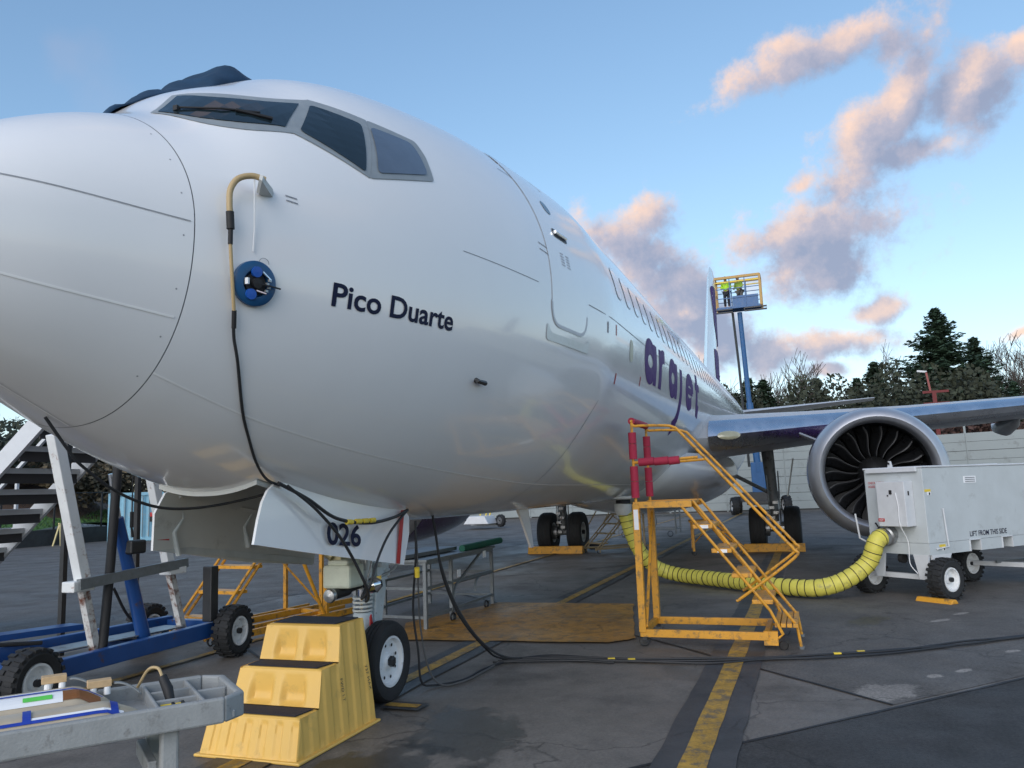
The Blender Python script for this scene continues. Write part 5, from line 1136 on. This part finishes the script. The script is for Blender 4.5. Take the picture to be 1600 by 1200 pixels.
b = MB(); b.tube(smooth_path([cp(.30,-.205,1.5),cp(.27,-.21,1.3),cp(.27,-.21,1.05),cp(.28,-.06,.8),cp(.3,-.04,.5),cp(.2,-.03,.36)],4), .006, 6); b.build('wire', PAPER, ac)
for a in (.02,.72):
    b = MB(); b.slab([cp(a,.02,.62),cp(a+.24,.02,.62),cp(a+.17,.02,.28),cp(a+.05,.02,.28)], .03); b.build('leg_plate', STAIRW, ac)
b = MB(); b.slab([cp(.0,.04,.62),cp(.0,.48,.62),cp(.0,.28,.34),cp(.0,.06,.34)], .03); b.build('leg_plate', STAIRW, ac)
MB().beam(cp(-.05,.12,.30),cp(1.08,.12,.30),.07,.07).build('axle', STAIRW, ac); MB().beam(cp(.0,2.5,.30),cp(1.0,2.3,.30),.07,.07).build('axle', STAIRW, ac)
b = MB(); b.beam(cp(.5,2.3,.34),cp(.3,3.3,.34),.04,.04); b.build('tow_bar', GALV, ac)
b = MB(); b.tube([cp(.55,.1,.55),cp(.48,.1,.55)], .07, 14); b.build('blower_motor', BLACK, ac)
for a, q in ((-.08,.16),(1.13,.14),(.98,2.3),(-.02,2.72)): cart_wheel(ac, cp(a,q,.29), CA, .295, .22, RIM)
out = cp(.62,-.02,.92)
b = MB(); b.lathe([(.15,.0),(.15,.10),(.13,.12),(.13,.20),(.11,.20)], cp(.62,.0,.90), -CB+V(0,0,-.25), 28); b.build('duct_outlet', STEEL, ac, True)
b = MB(); b.tube([cp(.80,-.05,1.05),cp(.74,-.12,1.06),cp(.66,-.16,.99)], .012, 8); b.build('outlet_clamp', BLACK, ac)
b = MB(); b.tube([cp(.98,-.25,1.20),cp(.96,-.22,.84),cp(.88,-.16,.78)], .014, 8); b.build('hand_lever', STAIRW, ac)
# duct
DP_ = smooth_path([(11.93,-.60,1.44),(11.97,-.63,1.2),(12.0,-.69,.93),(12.05,-.85,.55),(12.2,-1.08,.29),(12.2,-1.45,.165),(11.7,-2.1,.15),(11.1,-2.75,.15),(10.65,-3.3,.15),(10.45,-3.75,.165),(10.5,-4.12,.27),(10.6,-4.45,.5),cp(.62,-.30,.80),cp(.62,-.12,.88)], 14)
duct = thing('air_duct', 'ribbed yellow air duct running from the belly to the grey cart', 'duct', (11.5,-2.5,0))
rad_ = [.122+.004*math.sin(i*1.9) for i in range(len(DP_))]
b = MB(); b.tube(DP_, rad_, 20); b.build('sleeve', YHOSE, duct, True)
acc = 0; b = MB(); lastp = DP_[0]
for i in range(1, len(DP_)-1):
    acc += (DP_[i]-DP_[i-1]).length
    if acc > .10:
        acc = 0; d_ = (DP_[i+1]-DP_[i-1]).normalized(); MB().lathe([(.118,-.005),(.129,-.004),(.129,.004),(.118,.005)], DP_[i], d_, 20).build('rib', BLACK, duct)
b = MB(); b.lathe([(.13,0),(.13,-.07),(.115,-.07)], (11.93,-.60,1.50), (0,0,1), 24); b.build('black_band', BLACK, duct); b = MB(); b.lathe([(.155,-.07),(.15,-.2),(.11,-.27),(.1,-.27)], (11.93,-.60,1.50), (.03,-.04,1), 24); b.build('white_skirt', mat('white_vinyl', (.6,.6,.58), .5), duct, True)
b = MB(); b.box((11.9,-.62,1.545),(.36,.34,.05)); b.build('connector_plate', WHITE, duct, bevel=.01)
# chocks
def chock(x0, y0, x1, y1, w, hgt, label, m=YEL):
    b = MB(); d_ = Vector((x1-x0, y1-y0, 0)).normalized(); n2 = Vector((-d_.y, d_.x, 0)); A = Vector((x0,y0,0)); B_ = Vector((x1,y1,0))
    P = []
    for e in (A, B_): P += [e-n2*w/2+V(0,0,.002), e+n2*w/2+V(0,0,.002), e+n2*w*.22+V(0,0,hgt), e-n2*w*.22+V(0,0,hgt)]
    b.add(P, [(0,1,2,3),(7,6,5,4),(0,4,5,1),(1,5,6,2),(2,6,7,3),(3,7,4,0)]); return tag(b.build('wheel_chock', m, None, bevel=.01), label, 'chock', 'wheel chocks')
chock(18.88,-2.1,18.88,-3.55,.26,.2,'yellow chock in front of the main wheels near the engine'); chock(18.88,2.1,18.88,3.65,.26,.2,'yellow chock in front of the main wheels under the belly')
q0 = cp(-.36,-.10,0); q1 = cp(.18,-.10,0); chock(q0.x,q0.y,q1.x,q1.y,.16,.06,'flat yellow chock under the near wheel of the grey cart')
chock(20.3,2.3,20.5,2.0,.16,.14,'black rubber chock behind the main wheels under the belly', BLACK)
# ------------------------------------------------------------------ background: boom lift with two people
bl = thing('boom_lift', 'blue telescopic boom lift with raised basket behind the wing', 'boom lift', (44.5,-1.2,0))
b = MB(); b.box((44.6,-1.2,.95),(2.6,2.0,.5)); b.box((44.6,-1.2,.65),(3.2,1.3,.25)); b.build('chassis', DARKM, bl, bevel=.05)
b = MB(); b.box((44.3,-1.2,1.9),(.5,.75,1.9)); b.box((45.0,-1.6,1.6),(1.6,.5,.9)); b.build('turret', LIFTB, bl, bevel=.05)
b = MB(); b.cyl((44.2,-1.22,2.3),(44.2,-1.02,6.2),.19,12); b.build('lower_boom', LIFTB, bl); b = MB(); b.cyl((44.2,-1.02,6.0),(44.0,-.88,11.4),.135,12); b.build('upper_boom', LIFTB, bl)
b = MB(); b.tube([(44.1,-.75,2.6),(44.0,-.62,8.4),(43.9,-.5,11.4)], .07, 8); b.build('hose_track', DARKM, bl)
for x, y in ((43.6,.15),(43.6,-2.55),(45.7,.15),(45.7,-2.55)): cart_wheel(bl, (x,y,.48), (.3,-1,0), .48, .36, mat('lift_rim', (.5,.52,.54), .5), lugs=16)
BX, BY0, BY1, BZ = 44.0, .36, -2.12, 11.62
bk = bl
b = MB(); b.box((BX,(BY0+BY1)/2,BZ),(1.1,2.4,.12)); b.box((BX-.5,(BY0+BY1)/2-.4,BZ+.35),(.06,1.4,.6)); b.build('basket_floor', LIFTB, bk)
for x in (BX-.55,BX+.55):
    for y in (BY0,(BY0*2+BY1)/3,(BY0+2*BY1)/3,BY1): b = MB(); b.beam((x,y,BZ),(x,y,BZ+1.75),.05 if y not in (BY0,BY1) else .12,.05 if y not in (BY0,BY1) else .12); b.build('basket_post', LIFTB if y not in (BY0,BY1) else mat('basket_guard', (.45,.28,.09), .6), bk)
    for z in (.55,1.1): b = MB(); b.beam((x,BY0,BZ+z),(x,BY1,BZ+z),.04,.04); b.build('basket_rail', LIFTB, bk)
    b = MB(); b.beam((x,BY0,BZ+1.75),(x,BY1,BZ+1.75),.14,.14); b.build('basket_top_rail', MATS['basket_guard'], bk)
    b = MB(); b.beam((x,BY0,BZ+1.5),(x,BY1,BZ+1.5),.04,.06); b.build('yellow_rail', YTAG, bk)
for y in (BY0,BY1): b = MB(); b.beam((BX-.55,y,BZ+1.75),(BX+.55,y,BZ+1.75),.12,.12); b.beam((BX-.55,y,BZ+.9),(BX+.55,y,BZ+.9),.05,.05); b.build('basket_end_rail', MATS['basket_guard'], bk)
for y0, y1 in ((.62,-.55),(-1.2,-2.4)): b = MB(); b.tube([(BX-.62,y0,BZ-.12),(BX-.62,y1,BZ-.12),(BX-.62,y1,BZ-.28),(BX-.62,y0,BZ-.28),(BX-.62,y0,BZ-.12)], .05, 6); b.build('basket_bumper', DARKM, bk)

def skinned(name, chain, edges, radii, m, parent):
    me = bpy.data.meshes.new(name); o0 = ORG[parent.name] if parent else Vector()
    me.from_pydata([tuple(Vector(p)-o0) for p in chain], edges, []); o = bpy.data.objects.new(name, me); COL.objects.link(o)
    if parent: o.parent = parent
    sk = o.modifiers.new('skin', 'SKIN'); sd = o.modifiers.new('sub', 'SUBSURF'); sd.levels = 1; sd.render_levels = 1
    for i, r in enumerate(radii): me.skin_vertices[0].data[i].radius = (r, r)
    me.skin_vertices[0].data[0].use_root = True; me.materials.append(m); sk.use_smooth_shade = True
    return o
def person(x, y, z, face, vest, trousers, cap, label, lean=0):
    r = thing('person', label, 'person', (x,y,z)); M = Matrix.Rotation(face, 3, 'Z')
    def q(a, s, h): return Vector((x,y,z)) + M @ Vector((a+lean*max(0, h-.9), s, h))
    P = [q(0,0,.95),q(0,0,1.2),q(0,0,1.42),q(.01,0,1.52),q(.03,0,1.62),q(.03,0,1.74), q(0,.19,1.42),q(.06,.24,1.15),q(.28,.2,1.08),q(.36,.18,1.08), q(0,-.19,1.42),q(.06,-.24,1.15),q(.28,-.2,1.08),q(.36,-.18,1.08), q(0,.1,.88),q(.02,.11,.48),q(0,.11,.08),q(.14,.12,.04), q(0,-.1,.88),q(.02,-.11,.48),q(0,-.11,.08),q(.14,-.12,.04)]
    E = [(0,1),(1,2),(2,3),(3,4),(4,5),(2,6),(6,7),(7,8),(8,9),(2,10),(10,11),(11,12),(12,13),(0,14),(14,15),(15,16),(16,17),(0,18),(18,19),(19,20),(20,21)]
    R = [.15,.15,.15,.06,.1,.09,.07,.055,.045,.04,.07,.055,.045,.04,.09,.07,.05,.045,.09,.07,.05,.045]
    skinned('body', P, E, R, SKIN, r)
    i2 = [0,1,2,6,7,8,10,11,12]; mp = {a: k for k, a in enumerate(i2)}
    skinned('jacket', [P[i]+Vector((0,0,-.02 if i == 0 else 0)) for i in i2], [(mp[a],mp[c]) for a, c in E if a in mp and c in mp], [R[i]+.025 for i in i2], vest, r)
    i3 = [0,14,15,16,18,19,20]; mp = {a: k for k, a in enumerate(i3)}
    skinned('trousers', [P[i] for i in i3], [(mp[a],mp[c]) for a, c in E if a in mp and c in mp], [R[i]+.022 for i in i3], trousers, r)
    b = MB(); c = q(.03,0,1.75)
    b.grid(lambda u, v: c+M @ Vector((.115*math.sin(PI*.5*u)*math.cos(2*PI*v), .105*math.sin(PI*.5*u)*math.sin(2*PI*v), -.01+.11*math.cos(PI*.5*u))), 5, 14)
    b.slab([c+M @ Vector(k) for k in ((.1,-.07,.0),(.2,-.05,-.015),(.2,.05,-.015),(.1,.07,.0))], .012); b.build('cap', cap, r, True)
    for s in (-.035,.035): b = MB(); b.lathe([(.014,0),(0,.006)], q(.125,s,1.67), M @ Vector((1,0,0)), 8); b.build('eye', BLACK, r)
    b = MB(); b.tube([q(.12,0,1.68),q(.15,0,1.635)], [.012,.02], 6); b.build('nose', SKIN, r)
    return r
person(43.8,-.25,BZ+.06,PI*.95,HIVIS,CLOTH,CLOTH,'person in lime safety jacket and dark trousers at the left of the basket', .1)
person(43.9,-.98,BZ+.06,PI*.8,mat('vest_dull', (.26,.40,.06), .8),KHAKI,KHAKI,'person in dull green vest and grey trousers leaning at the basket middle', .12)

# ------------------------------------------------------------------ pale panelled fence round the apron
FPTS = [(36.5,24.5),(41.9,19.5),(45.4,15.6),(48.3,8.0),(48.6,1.0),(48.9,-6.0),(46.0,-15.0),(42.0,-26.0),(37.0,-38.0)]
fence = thing('blast_fence', 'pale grey panelled fence along the far side of the apron', 'fence', (48.5,0,0))
FM = mat('fence_panel', (.27,.305,.31), .6, var=.06, scale=.8, dirt=((.20,.22,.22),.2,1.5))
FD = 0.0
P = [Vector((x,y,0)) for x, y in FPTS]; bays = []
for a, c in zip(P, P[1:]):
    n = max(1, round((c-a).length/3.2))
    for k in range(n): bays.append((a.lerp(c, k/n), a.lerp(c, (k+1)/n)))
for a, c in bays:
    d_ = (c-a).normalized(); n2 = Vector((-d_.y, d_.x, 0))
    b = MB(); b.beam(a+n2*.09, a+n2*.09+V(0,0,4.95), .1, .1, d_); b.build('post', FM, fence)
    for r in range(4):
        z0 = .08+r*.98; b = MB(); e = .012
        A, B_ = a+d_*e, c-d_*e
        for k in range(2):
            zz = z0+k*.485; b.add([A+V(0,0,zz),B_+V(0,0,zz),B_+V(0,0,zz+.47),A+V(0,0,zz+.47)]+[A+n2*.05+V(0,0,zz),B_+n2*.05+V(0,0,zz),B_+n2*.05+V(0,0,zz+.47),A+n2*.05+V(0,0,zz+.47)], [(0,1,2,3),(7,6,5,4),(0,4,5,1),(3,2,6,7),(0,3,7,4),(1,5,6,2)])
        b.build('panel', FM, fence)
    b = MB(); b.beam(a+n2*.04+V(0,0,4.92),c+n2*.04+V(0,0,4.92),.06,.08); b.build('top_rail', FM, fence)
    b = MB(); b.add([a+n2*.10+V(0,0,0),c+n2*.10+V(0,0,0),c+n2*.10+V(0,0,3.95),a+n2*.10+V(0,0,3.95)], [(0,1,2,3)]); b.build('backing', DARKM, fence)

# ------------------------------------------------------------------ left background: retaining wall, bank, mesh fence, container
WL = [(10,34),(23.7,30.2),(29,30.0),(37.4,35.3),(50,44)]
b = MB(); vs = []; n = len(WL)
for x, y in WL: vs += [(x,y,0),(x,y,.75),(x+.15,y+.3,.75),(x+.15,y+.3,0)]
b.add(vs, [(4*i+k, 4*i+(k+1) % 4, 4*(i+1)+(k+1) % 4, 4*(i+1)+k) for i in range(n-1) for k in range(4)]); struct(b.build('retaining_wall', WALLD))
b = MB()
def bank(u, v):
    k = min(u*(n-1), n-1.001); i = int(k); f = k-i; x = WL[i][0]*(1-f)+WL[i+1][0]*f; y = WL[i][1]*(1-f)+WL[i+1][1]*f
    d = 42*v; return (x+d*.28, y+.3+d, .72+.10*d+1.6*max(0, v-.12)**.8*4+.25*math.sin(x*.5+d*.4))
b.grid(bank, 40, 26); bo = b.build('grass_bank', [GRASS, LITTER], None, True); struct(bo)
for p_ in bo.data.polygons:
    c = p_.center; d = c.y-31
    p_.material_index = 1 if d > 5.2 else 0
fe = thing('mesh_fence', 'black wire mesh fence on top of the retaining wall at the left', 'fence', (27,30.3,.75))
FP = [Vector((x,y+.35,.75)) for x, y in WL]
for a, c in zip(FP, FP[1:]):
    nn = max(1, round((c-a).length/2.6))
    for k in range(nn):
        p0 = a.lerp(c, k/nn); p1 = a.lerp(c, (k+1)/nn); b = MB(); b.beam(p0,p0+V(0,0,1.75),.07,.07,(1,0,0)); b.build('post', BLACK, fe)
        b = MB(); b.beam(p0+V(0,0,1.72),p1+V(0,0,1.72),.05,.05); b.build('top_rail', BLACK, fe)
        b = MB(); d_ = (p1-p0); L_ = d_.length; d_ = d_/L_; s = 0
        while s < L_:
            b.tube([p0+d_*s+V(0,0,.05),p0+d_*min(L_, s+1.65)+V(0,0,.05+min(1.65, L_-s))], .006, 3, False); b.tube([p0+d_*s+V(0,0,1.7),p0+d_*min(L_, s+1.65)+V(0,0,1.7-min(1.65, L_-s))], .006, 3, False); s += .30
        b.build('wire_mesh', BLACK, fe)
ct = thing('shipping_container', 'light blue shipping container behind the left nose gear door', 'container', (29.0,27.4,0))
CB1 = mat('container_blue', (.20,.42,.55), .5, var=.06, dirt=((.32,.40,.42),.15,3))
cu = V(.55,-.83,0).normalized(); cv = V(.83,.55,0).normalized(); c0 = V(27.6,28.3,0)
b = MB(); L_ = 2.4; N_ = 32; vs = []
for k in range(N_+1):
    o_ = .035 if (k//2) % 2 else 0; p_ = c0+cu*(L_*k/N_)+cv*o_; vs += [p_+V(0,0,.15), p_+V(0,0,2.25)]
b.add(vs, [(2*k, 2*k+2, 2*k+3, 2*k+1) for k in range(N_)]); b.build('corrugated_end', CB1, ct)
b = MB(); M_ = Matrix((cu, cv, V(0,0,1))).transposed(); b.box(c0+cu*1.2+cv*3.1+V(0,0,1.2), (2.4,5.9,2.1), rot=M_); b.build('box', CB1, ct)
for s in (0,2.4): b = MB(); b.beam(c0+cu*s,c0+cu*s+V(0,0,2.35),.12,.12,cu); b.build('corner_post', CB1, ct)
for z in (.09,2.3): b = MB(); b.beam(c0+V(0,0,z),c0+cu*2.4+V(0,0,z),.12,.14); b.build('end_rail', CB1, ct)
for s in (.7,1.0,1.5,1.8): b = MB(); b.cyl(c0+cu*s-cv*.06+V(0,0,.2),c0+cu*s-cv*.06+V(0,0,2.2),.02,6); b.build('locking_bar', GALV, ct)
b = MB(); b.box(c0+cu*2.05-cv*.05+V(0,0,1.15), (.42,.02,.45), rot=M_); sg_ = b.build('sign_board', BLACK, ct); b = MB(); b.box(c0+cu*2.05-cv*.066+V(0,0,1.27), (.40,.012,.2), rot=M_); b.build('sign_red_half', RED, ct)
yf = thing('yellow_trestle', 'small pale yellow trestle at the foot of the retaining wall', 'trestle', (25.6,29.0,0))
for s in (-.22,.22):
    b = MB(); b.beam((25.6+s,29.0-.2,0),(25.6+s*.6,29.0,1.05),.06,.06); b.beam((25.6+s,29.0+.3,0),(25.6+s*.6,29.0,1.05),.06,.06); b.build('leg', mat('pale_yellow', (.65,.55,.28), .5), yf)
b = MB(); b.beam((25.4,29.0,1.03),(25.8,29.0,1.03),.08,.06); b.beam((25.4,28.85,.45),(25.8,28.85,.45),.04,.05); b.beam((25.36,28.8,.05),(25.84,28.8,.05),.04,.05); b.build('rung', MATS['pale_yellow'], yf)
# white ground machine far under the belly
wm = thing('white_ground_cart', 'small white cart with yellow top and black wheel far under the belly', 'cart', (34,11.2,0))
b = MB(); b.slab([(34,11.8,.25),(34,10.5,.25),(34,10.7,.62),(34,11.5,.62)], 1.2); b.build('body', STAIRW, wm, bevel=.03)
b = MB()
for y in (11.4,11.1,10.9): b.beam((33.98,y,.62),(33.98,y-.15,1.05),.05,.05)
b.beam((33.98,11.4,1.05),(33.98,10.75,1.05),.06,.06); b.build('yellow_frame', YTAG, wm)
for k in range(3): b = MB(); b.box((33.985,11.4-.25*k,.44),(.02,.14,.12)); b.build('vent', BLACK, wm)
cart_wheel(wm, (33.9,10.3,.36), (1,-.5,0), .3, .2, STEEL, lugs=12); b = MB(); b.beam((34,11.9,.2),(34,10.2,.2),.1,.12); b.build('chassis', GALV, wm)
# wire cage trolley beyond the stand
tr = thing('wire_trolley', 'grey tubular trolley behind the yellow platform ladder', 'trolley', (26,1.6,0))
for y in (2.6,.6):
    for x in (25.4,26.4): b = MB(); b.beam((x,y,.1),(x,y,1.35),.05,.05); b.build('upright', GALV, tr)
for z in (.25,.7,1.3):
    b = MB(); b.beam((25.4,2.6,z),(25.4,.6,z),.04,.04); b.beam((26.4,2.6,z),(26.4,.6,z),.04,.04); b.beam((25.4,2.6,z),(26.4,2.6,z),.04,.04); b.beam((25.4,.6,z),(26.4,.6,z),.04,.04); b.build('rail', GALV, tr)
for y in (2.4,.8): b = MB(); b.lathe([(.08,-.03),(.1,0),(.08,.03)], (25.4,y,.1), (1,.2,0), 12); b.build('caster', DARKM, tr)
b = MB(); b.tube(arc((25.4,1.6,.55),(0,1,0),(0,0,1),.35,0,2*PI,20), .025, 6); b.build('hose_reel', GALV, tr)
# red hoist seen over the wing
HRED = mat('hoist_red', (.13,.010,.012), .6)
rd = thing('red_hoist', 'red steel hoist frame standing beyond the wing', 'hoist', (58,-12.3,0)); RX, RY = 58., -12.3
k_ = 58/30.
b = MB(); b.beam((RX,RY,0),(RX,RY,7.4),.25,.25); b.build('mast', HRED, rd)
b = MB(); b.beam((RX,RY+.7,7.4),(RX,RY-.9,7.4),.16,.16); b.beam((RX,RY+.7,6.6),(RX,RY-.9,6.6),.16,.16); b.build('cross_arm', HRED, rd)
b = MB(); b.beam((RX,RY+.2,7.4),(RX,RY+.35,8.8),.12,.12); b.build('jib', mat('red_faded', (.24,.05,.045), .5), rd); b = MB(); b.beam((RX,RY+.3,8.8),(RX,RY+.9,8.9),.12,.12); b.build('jib_head', STAIRW, rd)

# ------------------------------------------------------------------ trees
CON = mat('conifer_needles', (.042,.080,.048), .8, var=.5, scale=1.3)
CON2 = mat('conifer_needles_dark', (.034,.062,.036), .8, var=.5, scale=1.3)
BARK = mat('bark', (.085,.068,.058), .9, var=.3, scale=4)
TWIG = mat('twigs', (.075,.060,.052), .9, var=.25, scale=2)
BUSH = mat('bush_leaves', (.040,.047,.028), .85, var=.5, scale=.7)
BUSHR = mat('bush_rust', (.075,.040,.032), .85, var=.5, scale=.7)
def conifer_mesh(h, w, seed, dens):
    rs = random.Random(seed); b = MB()
    nb = int(h*dens)
    for i in range(nb):
        f = (i+rs.random())/nb; z = h*(.04+.95*f**.95); L_ = w*(1-f)**.8*(.55+.55*rs.random())+.12
        if rs.random() < .12: L_ *= 1.25
        a = rs.uniform(0, 2*PI); d = Vector((math.cos(a), math.sin(a), 0)); s = Vector((-d.y, d.x, 0))
        rise = rs.uniform(-.22,.12)+.35*f
        n = max(3, int(L_/.45)); q = Vector((0,0,z))
        for k in range(n):
            t0 = k/n; p = q+d*(L_*t0)+Vector((0,0,L_*(rise*t0-.18*t0*t0+.12*t0**3)))
            ws = (.26+.30*L_*(1-t0)*.55)*rs.uniform(.7,1.3)
            for m_ in range(4):
                e = Vector((rs.uniform(-1,1), rs.uniform(-1,1), rs.uniform(-.5,.3)))*.22
                sd = s*rs.choice((-1,1))*ws*rs.uniform(.5,1)+d*rs.uniform(.1,.5)*ws+Vector((0,0,-.22*ws))
                tip = p+sd+e*.4; base = p+e
                wv = d*(.27*rs.uniform(.6,1.2))+Vector((0,0,.16*rs.uniform(-1,1)))
                b.add([base-wv, base+wv, tip+wv*.25, tip-wv*.25], [(0,1,2,3)])
    return b
def bare_mesh(h, seed, spread=.42):
    rs = random.Random(seed); tr_ = MB(); tw = MB()
    def grow(p, d, L_, r, lev):
        n = 3; pts = [p]; dd = d.copy()
        for k in range(n):
            dd = (dd+Vector((rs.uniform(-1,1), rs.uniform(-1,1), rs.uniform(-.3,.7)))*.13).normalized(); pts.append(pts[-1]+dd*(L_/n))
        (tr_ if lev < 2 else tw).tube(pts, [max(.022, r*(1-.5*k/n)) for k in range(n+1)], 5 if lev < 2 else 3, False)
        if lev >= 4 or L_ < .3: return
        for k in range(rs.choice((4,5)) if lev else 9):
            f = rs.uniform(.3,1) if lev else rs.uniform(.25,1); i = min(n-1, int(f*n)); q = pts[i].lerp(pts[i+1], f*n-i)
            ax = Vector((rs.uniform(-1,1), rs.uniform(-1,1), rs.uniform(-.1,.5))).normalized()
            grow(q, (dd*(1-spread)+ax*spread*1.15+Vector((0,0,.18))).normalized(), L_*rs.uniform(.5,.75), r*.5, lev+1)
    grow(Vector((0,0,0)), Vector((0,0,1)), h*.45, h*.012, 0)
    zm = max(v[2] for v in tr_.v+tw.v); k = h/zm
    for m_ in (tr_, tw): m_.v = [(x*k, y*k, z*k) for x, y, z in m_.v]
    return tr_, tw
TREES = [('bare',75.9,3.2,13.6,'bare tree behind the tail fin and boom'),('con',82.0,1.1,12.5,'dark conifer just left of the raised boom'),('con',85.7,2.8,11.4,'low conifer behind the rear fuselage'),('con',80.4,-.4,12.0,'dark conifer just right of the raised boom'),('bare',88.6,-2.2,15.9,'tall spreading bare tree right of the boom'),
 ('con',95.2,-5.7,13.5,'small round-topped conifer between two bare trees'),('bare',101.8,-9.0,14.3,'rounded bare tree left of the twin-topped conifer'),('con',86.5,-11.1,13.7,'dense dark conifer above the engine'),('con',90.5,-9.6,12.6,'lower left half of the dense conifer above the engine'),('bare',109.9,-16.0,18.7,'pale bare tree behind the left side of the tallest conifer'),
 ('con',94.2,-18.4,20.2,'tallest conifer with a pointed top at the right'),('con',98.8,-22.6,17.2,'conifer joined to the right of the tallest one'),('bare',107.7,-25.0,18.6,'bare tree right of the tallest conifer'),('bare',104.8,-26.6,17.4,'slender bare tree near the right edge'),('bare',105.3,-28.6,18.3,'bare tree at the right edge of the picture'),
 ('con',104.3,-15.0,12.0,'small conifer left of the tallest one'),('con',97.0,-25.6,11.6,'low conifer at the right edge'),('bare',91.0,6.0,14.0,'bare tree farthest left behind the tail'),('con',78.2,-3.1,9.6,'short conifer below the spreading bare tree')]
for k, (ty, x, y, h_, lab) in enumerate(TREES):
    r = thing('conifer_tree' if ty == 'con' else 'bare_tree', lab, 'tree', (x,y,0), 'trees beyond the fence')
    def shift(m_): m_.v = [(vx+x, vy+y, vz) for vx, vy, vz in m_.v]; return m_
    if ty == 'con':
        w_ = h_*(.50 if k in (10,11) else .46 if k in (7,8) else .42)
        shift(conifer_mesh(h_, w_, 100+k, 34)).build('crown', CON if k % 2 == 0 else CON2, r)
        b = MB(); b.tube([(x,y,0),(x,y,h_*.5),(x,y,h_*.97)], [h_*.018,h_*.012,.02], 8); b.build('trunk', BARK, r)
    else:
        a_, c_ = bare_mesh(h_, 200+k); shift(a_).build('trunk', BARK, r); shift(c_).build('crown', TWIG, r)
def leaf_mass(name, pts, m, seed, n, size, label, cat='bushes'):
    """ragged mass of leaves: pts = (x, y, z, rx, ry, rz) lumps"""
    rs = random.Random(seed); b = MB()
    for (x, y, z, rx, ry, rz_) in pts:
        for _ in range(n):
            while True:
                q = Vector((rs.uniform(-1,1), rs.uniform(-1,1), rs.uniform(-1,1)))
                if .25 < q.length < 1: break
            c = Vector((x+q.x*rx, y+q.y*ry, z+q.z*rz_)); u = Vector((rs.uniform(-1,1), rs.uniform(-1,1), rs.uniform(-1,1))).normalized(); v = u.orthogonal().normalized()
            s_ = size*rs.uniform(.5,1.3); b.add([c+u*s_, c+v*s_*.6, c-u*s_*.7, c-v*s_*.5], [(0,1,2,3)])
    o = b.build(name, m); o['kind'] = 'stuff'; o['label'] = label; o['category'] = cat; return o
rs = random.Random(9)
leaf_mass('woodland_edge', [(72+rs.uniform(-3,8), 16-2.0*k+rs.uniform(-1,1), 4.9+rs.uniform(-.5,1.4), 2.6, 2.4, 4.4+rs.uniform(0,1.8)) for k in range(28)], BUSH, 1, 1700, .28, 'dark woodland undergrowth behind the pale fence')
leaf_mass('rusty_shrubs', [(64+rs.uniform(-2,2), -10-1.5*k, 3.8+rs.uniform(-.4,1.0), 1.8, 1.6, 2.2) for k in range(12)], BUSHR, 2, 700, .24, 'reddish brown shrubs behind the wing')
leaf_mass('bank_bushes', [(34+rs.uniform(-7,9), 38.5+rs.uniform(0,9), 4.2+rs.uniform(-.6,2.6), 2.3, 2.0, 2.0) for k in range(26)], BUSH, 3, 750, .26, 'dark bushes on the bank at the far left')
leaf_mass('bank_scrub', [(37+rs.uniform(-5,6), 36.4+rs.uniform(0,3), 2.7+rs.uniform(-.2,1.2), 1.8, 1.3, .9) for k in range(14)], mat('dry_scrub', (.13,.10,.06), .9, var=.5, scale=.8), 4, 500, .2, 'dry brown scrub on the bank behind the container')
gb = MB(); rs = random.Random(5)
for _ in range(9000):
    x = rs.uniform(14,46); v_ = rs.random()*.12; k = 0
    for i in range(len(WL)-1):
        if WL[i][0] <= x < WL[i+1][0]: k = i
    f = (x-WL[k][0])/(WL[k+1][0]-WL[k][0]); u_ = (k+f)/(len(WL)-1); p_ = Vector(bank(u_, v_)); a = rs.uniform(0,6.28); h_ = rs.uniform(.06,.16)
    gb.add([p_+V(math.cos(a)*.03,math.sin(a)*.03,0), p_-V(math.cos(a)*.03,math.sin(a)*.03,0), p_+V(rs.uniform(-.05,.05),rs.uniform(-.05,.05),h_)], [(0,1,2)])
g_ = gb.build('grass_tufts', GRASS); g_['kind'] = 'stuff'; g_['label'] = 'short green grass on the bank at the left'; g_['category'] = 'grass'
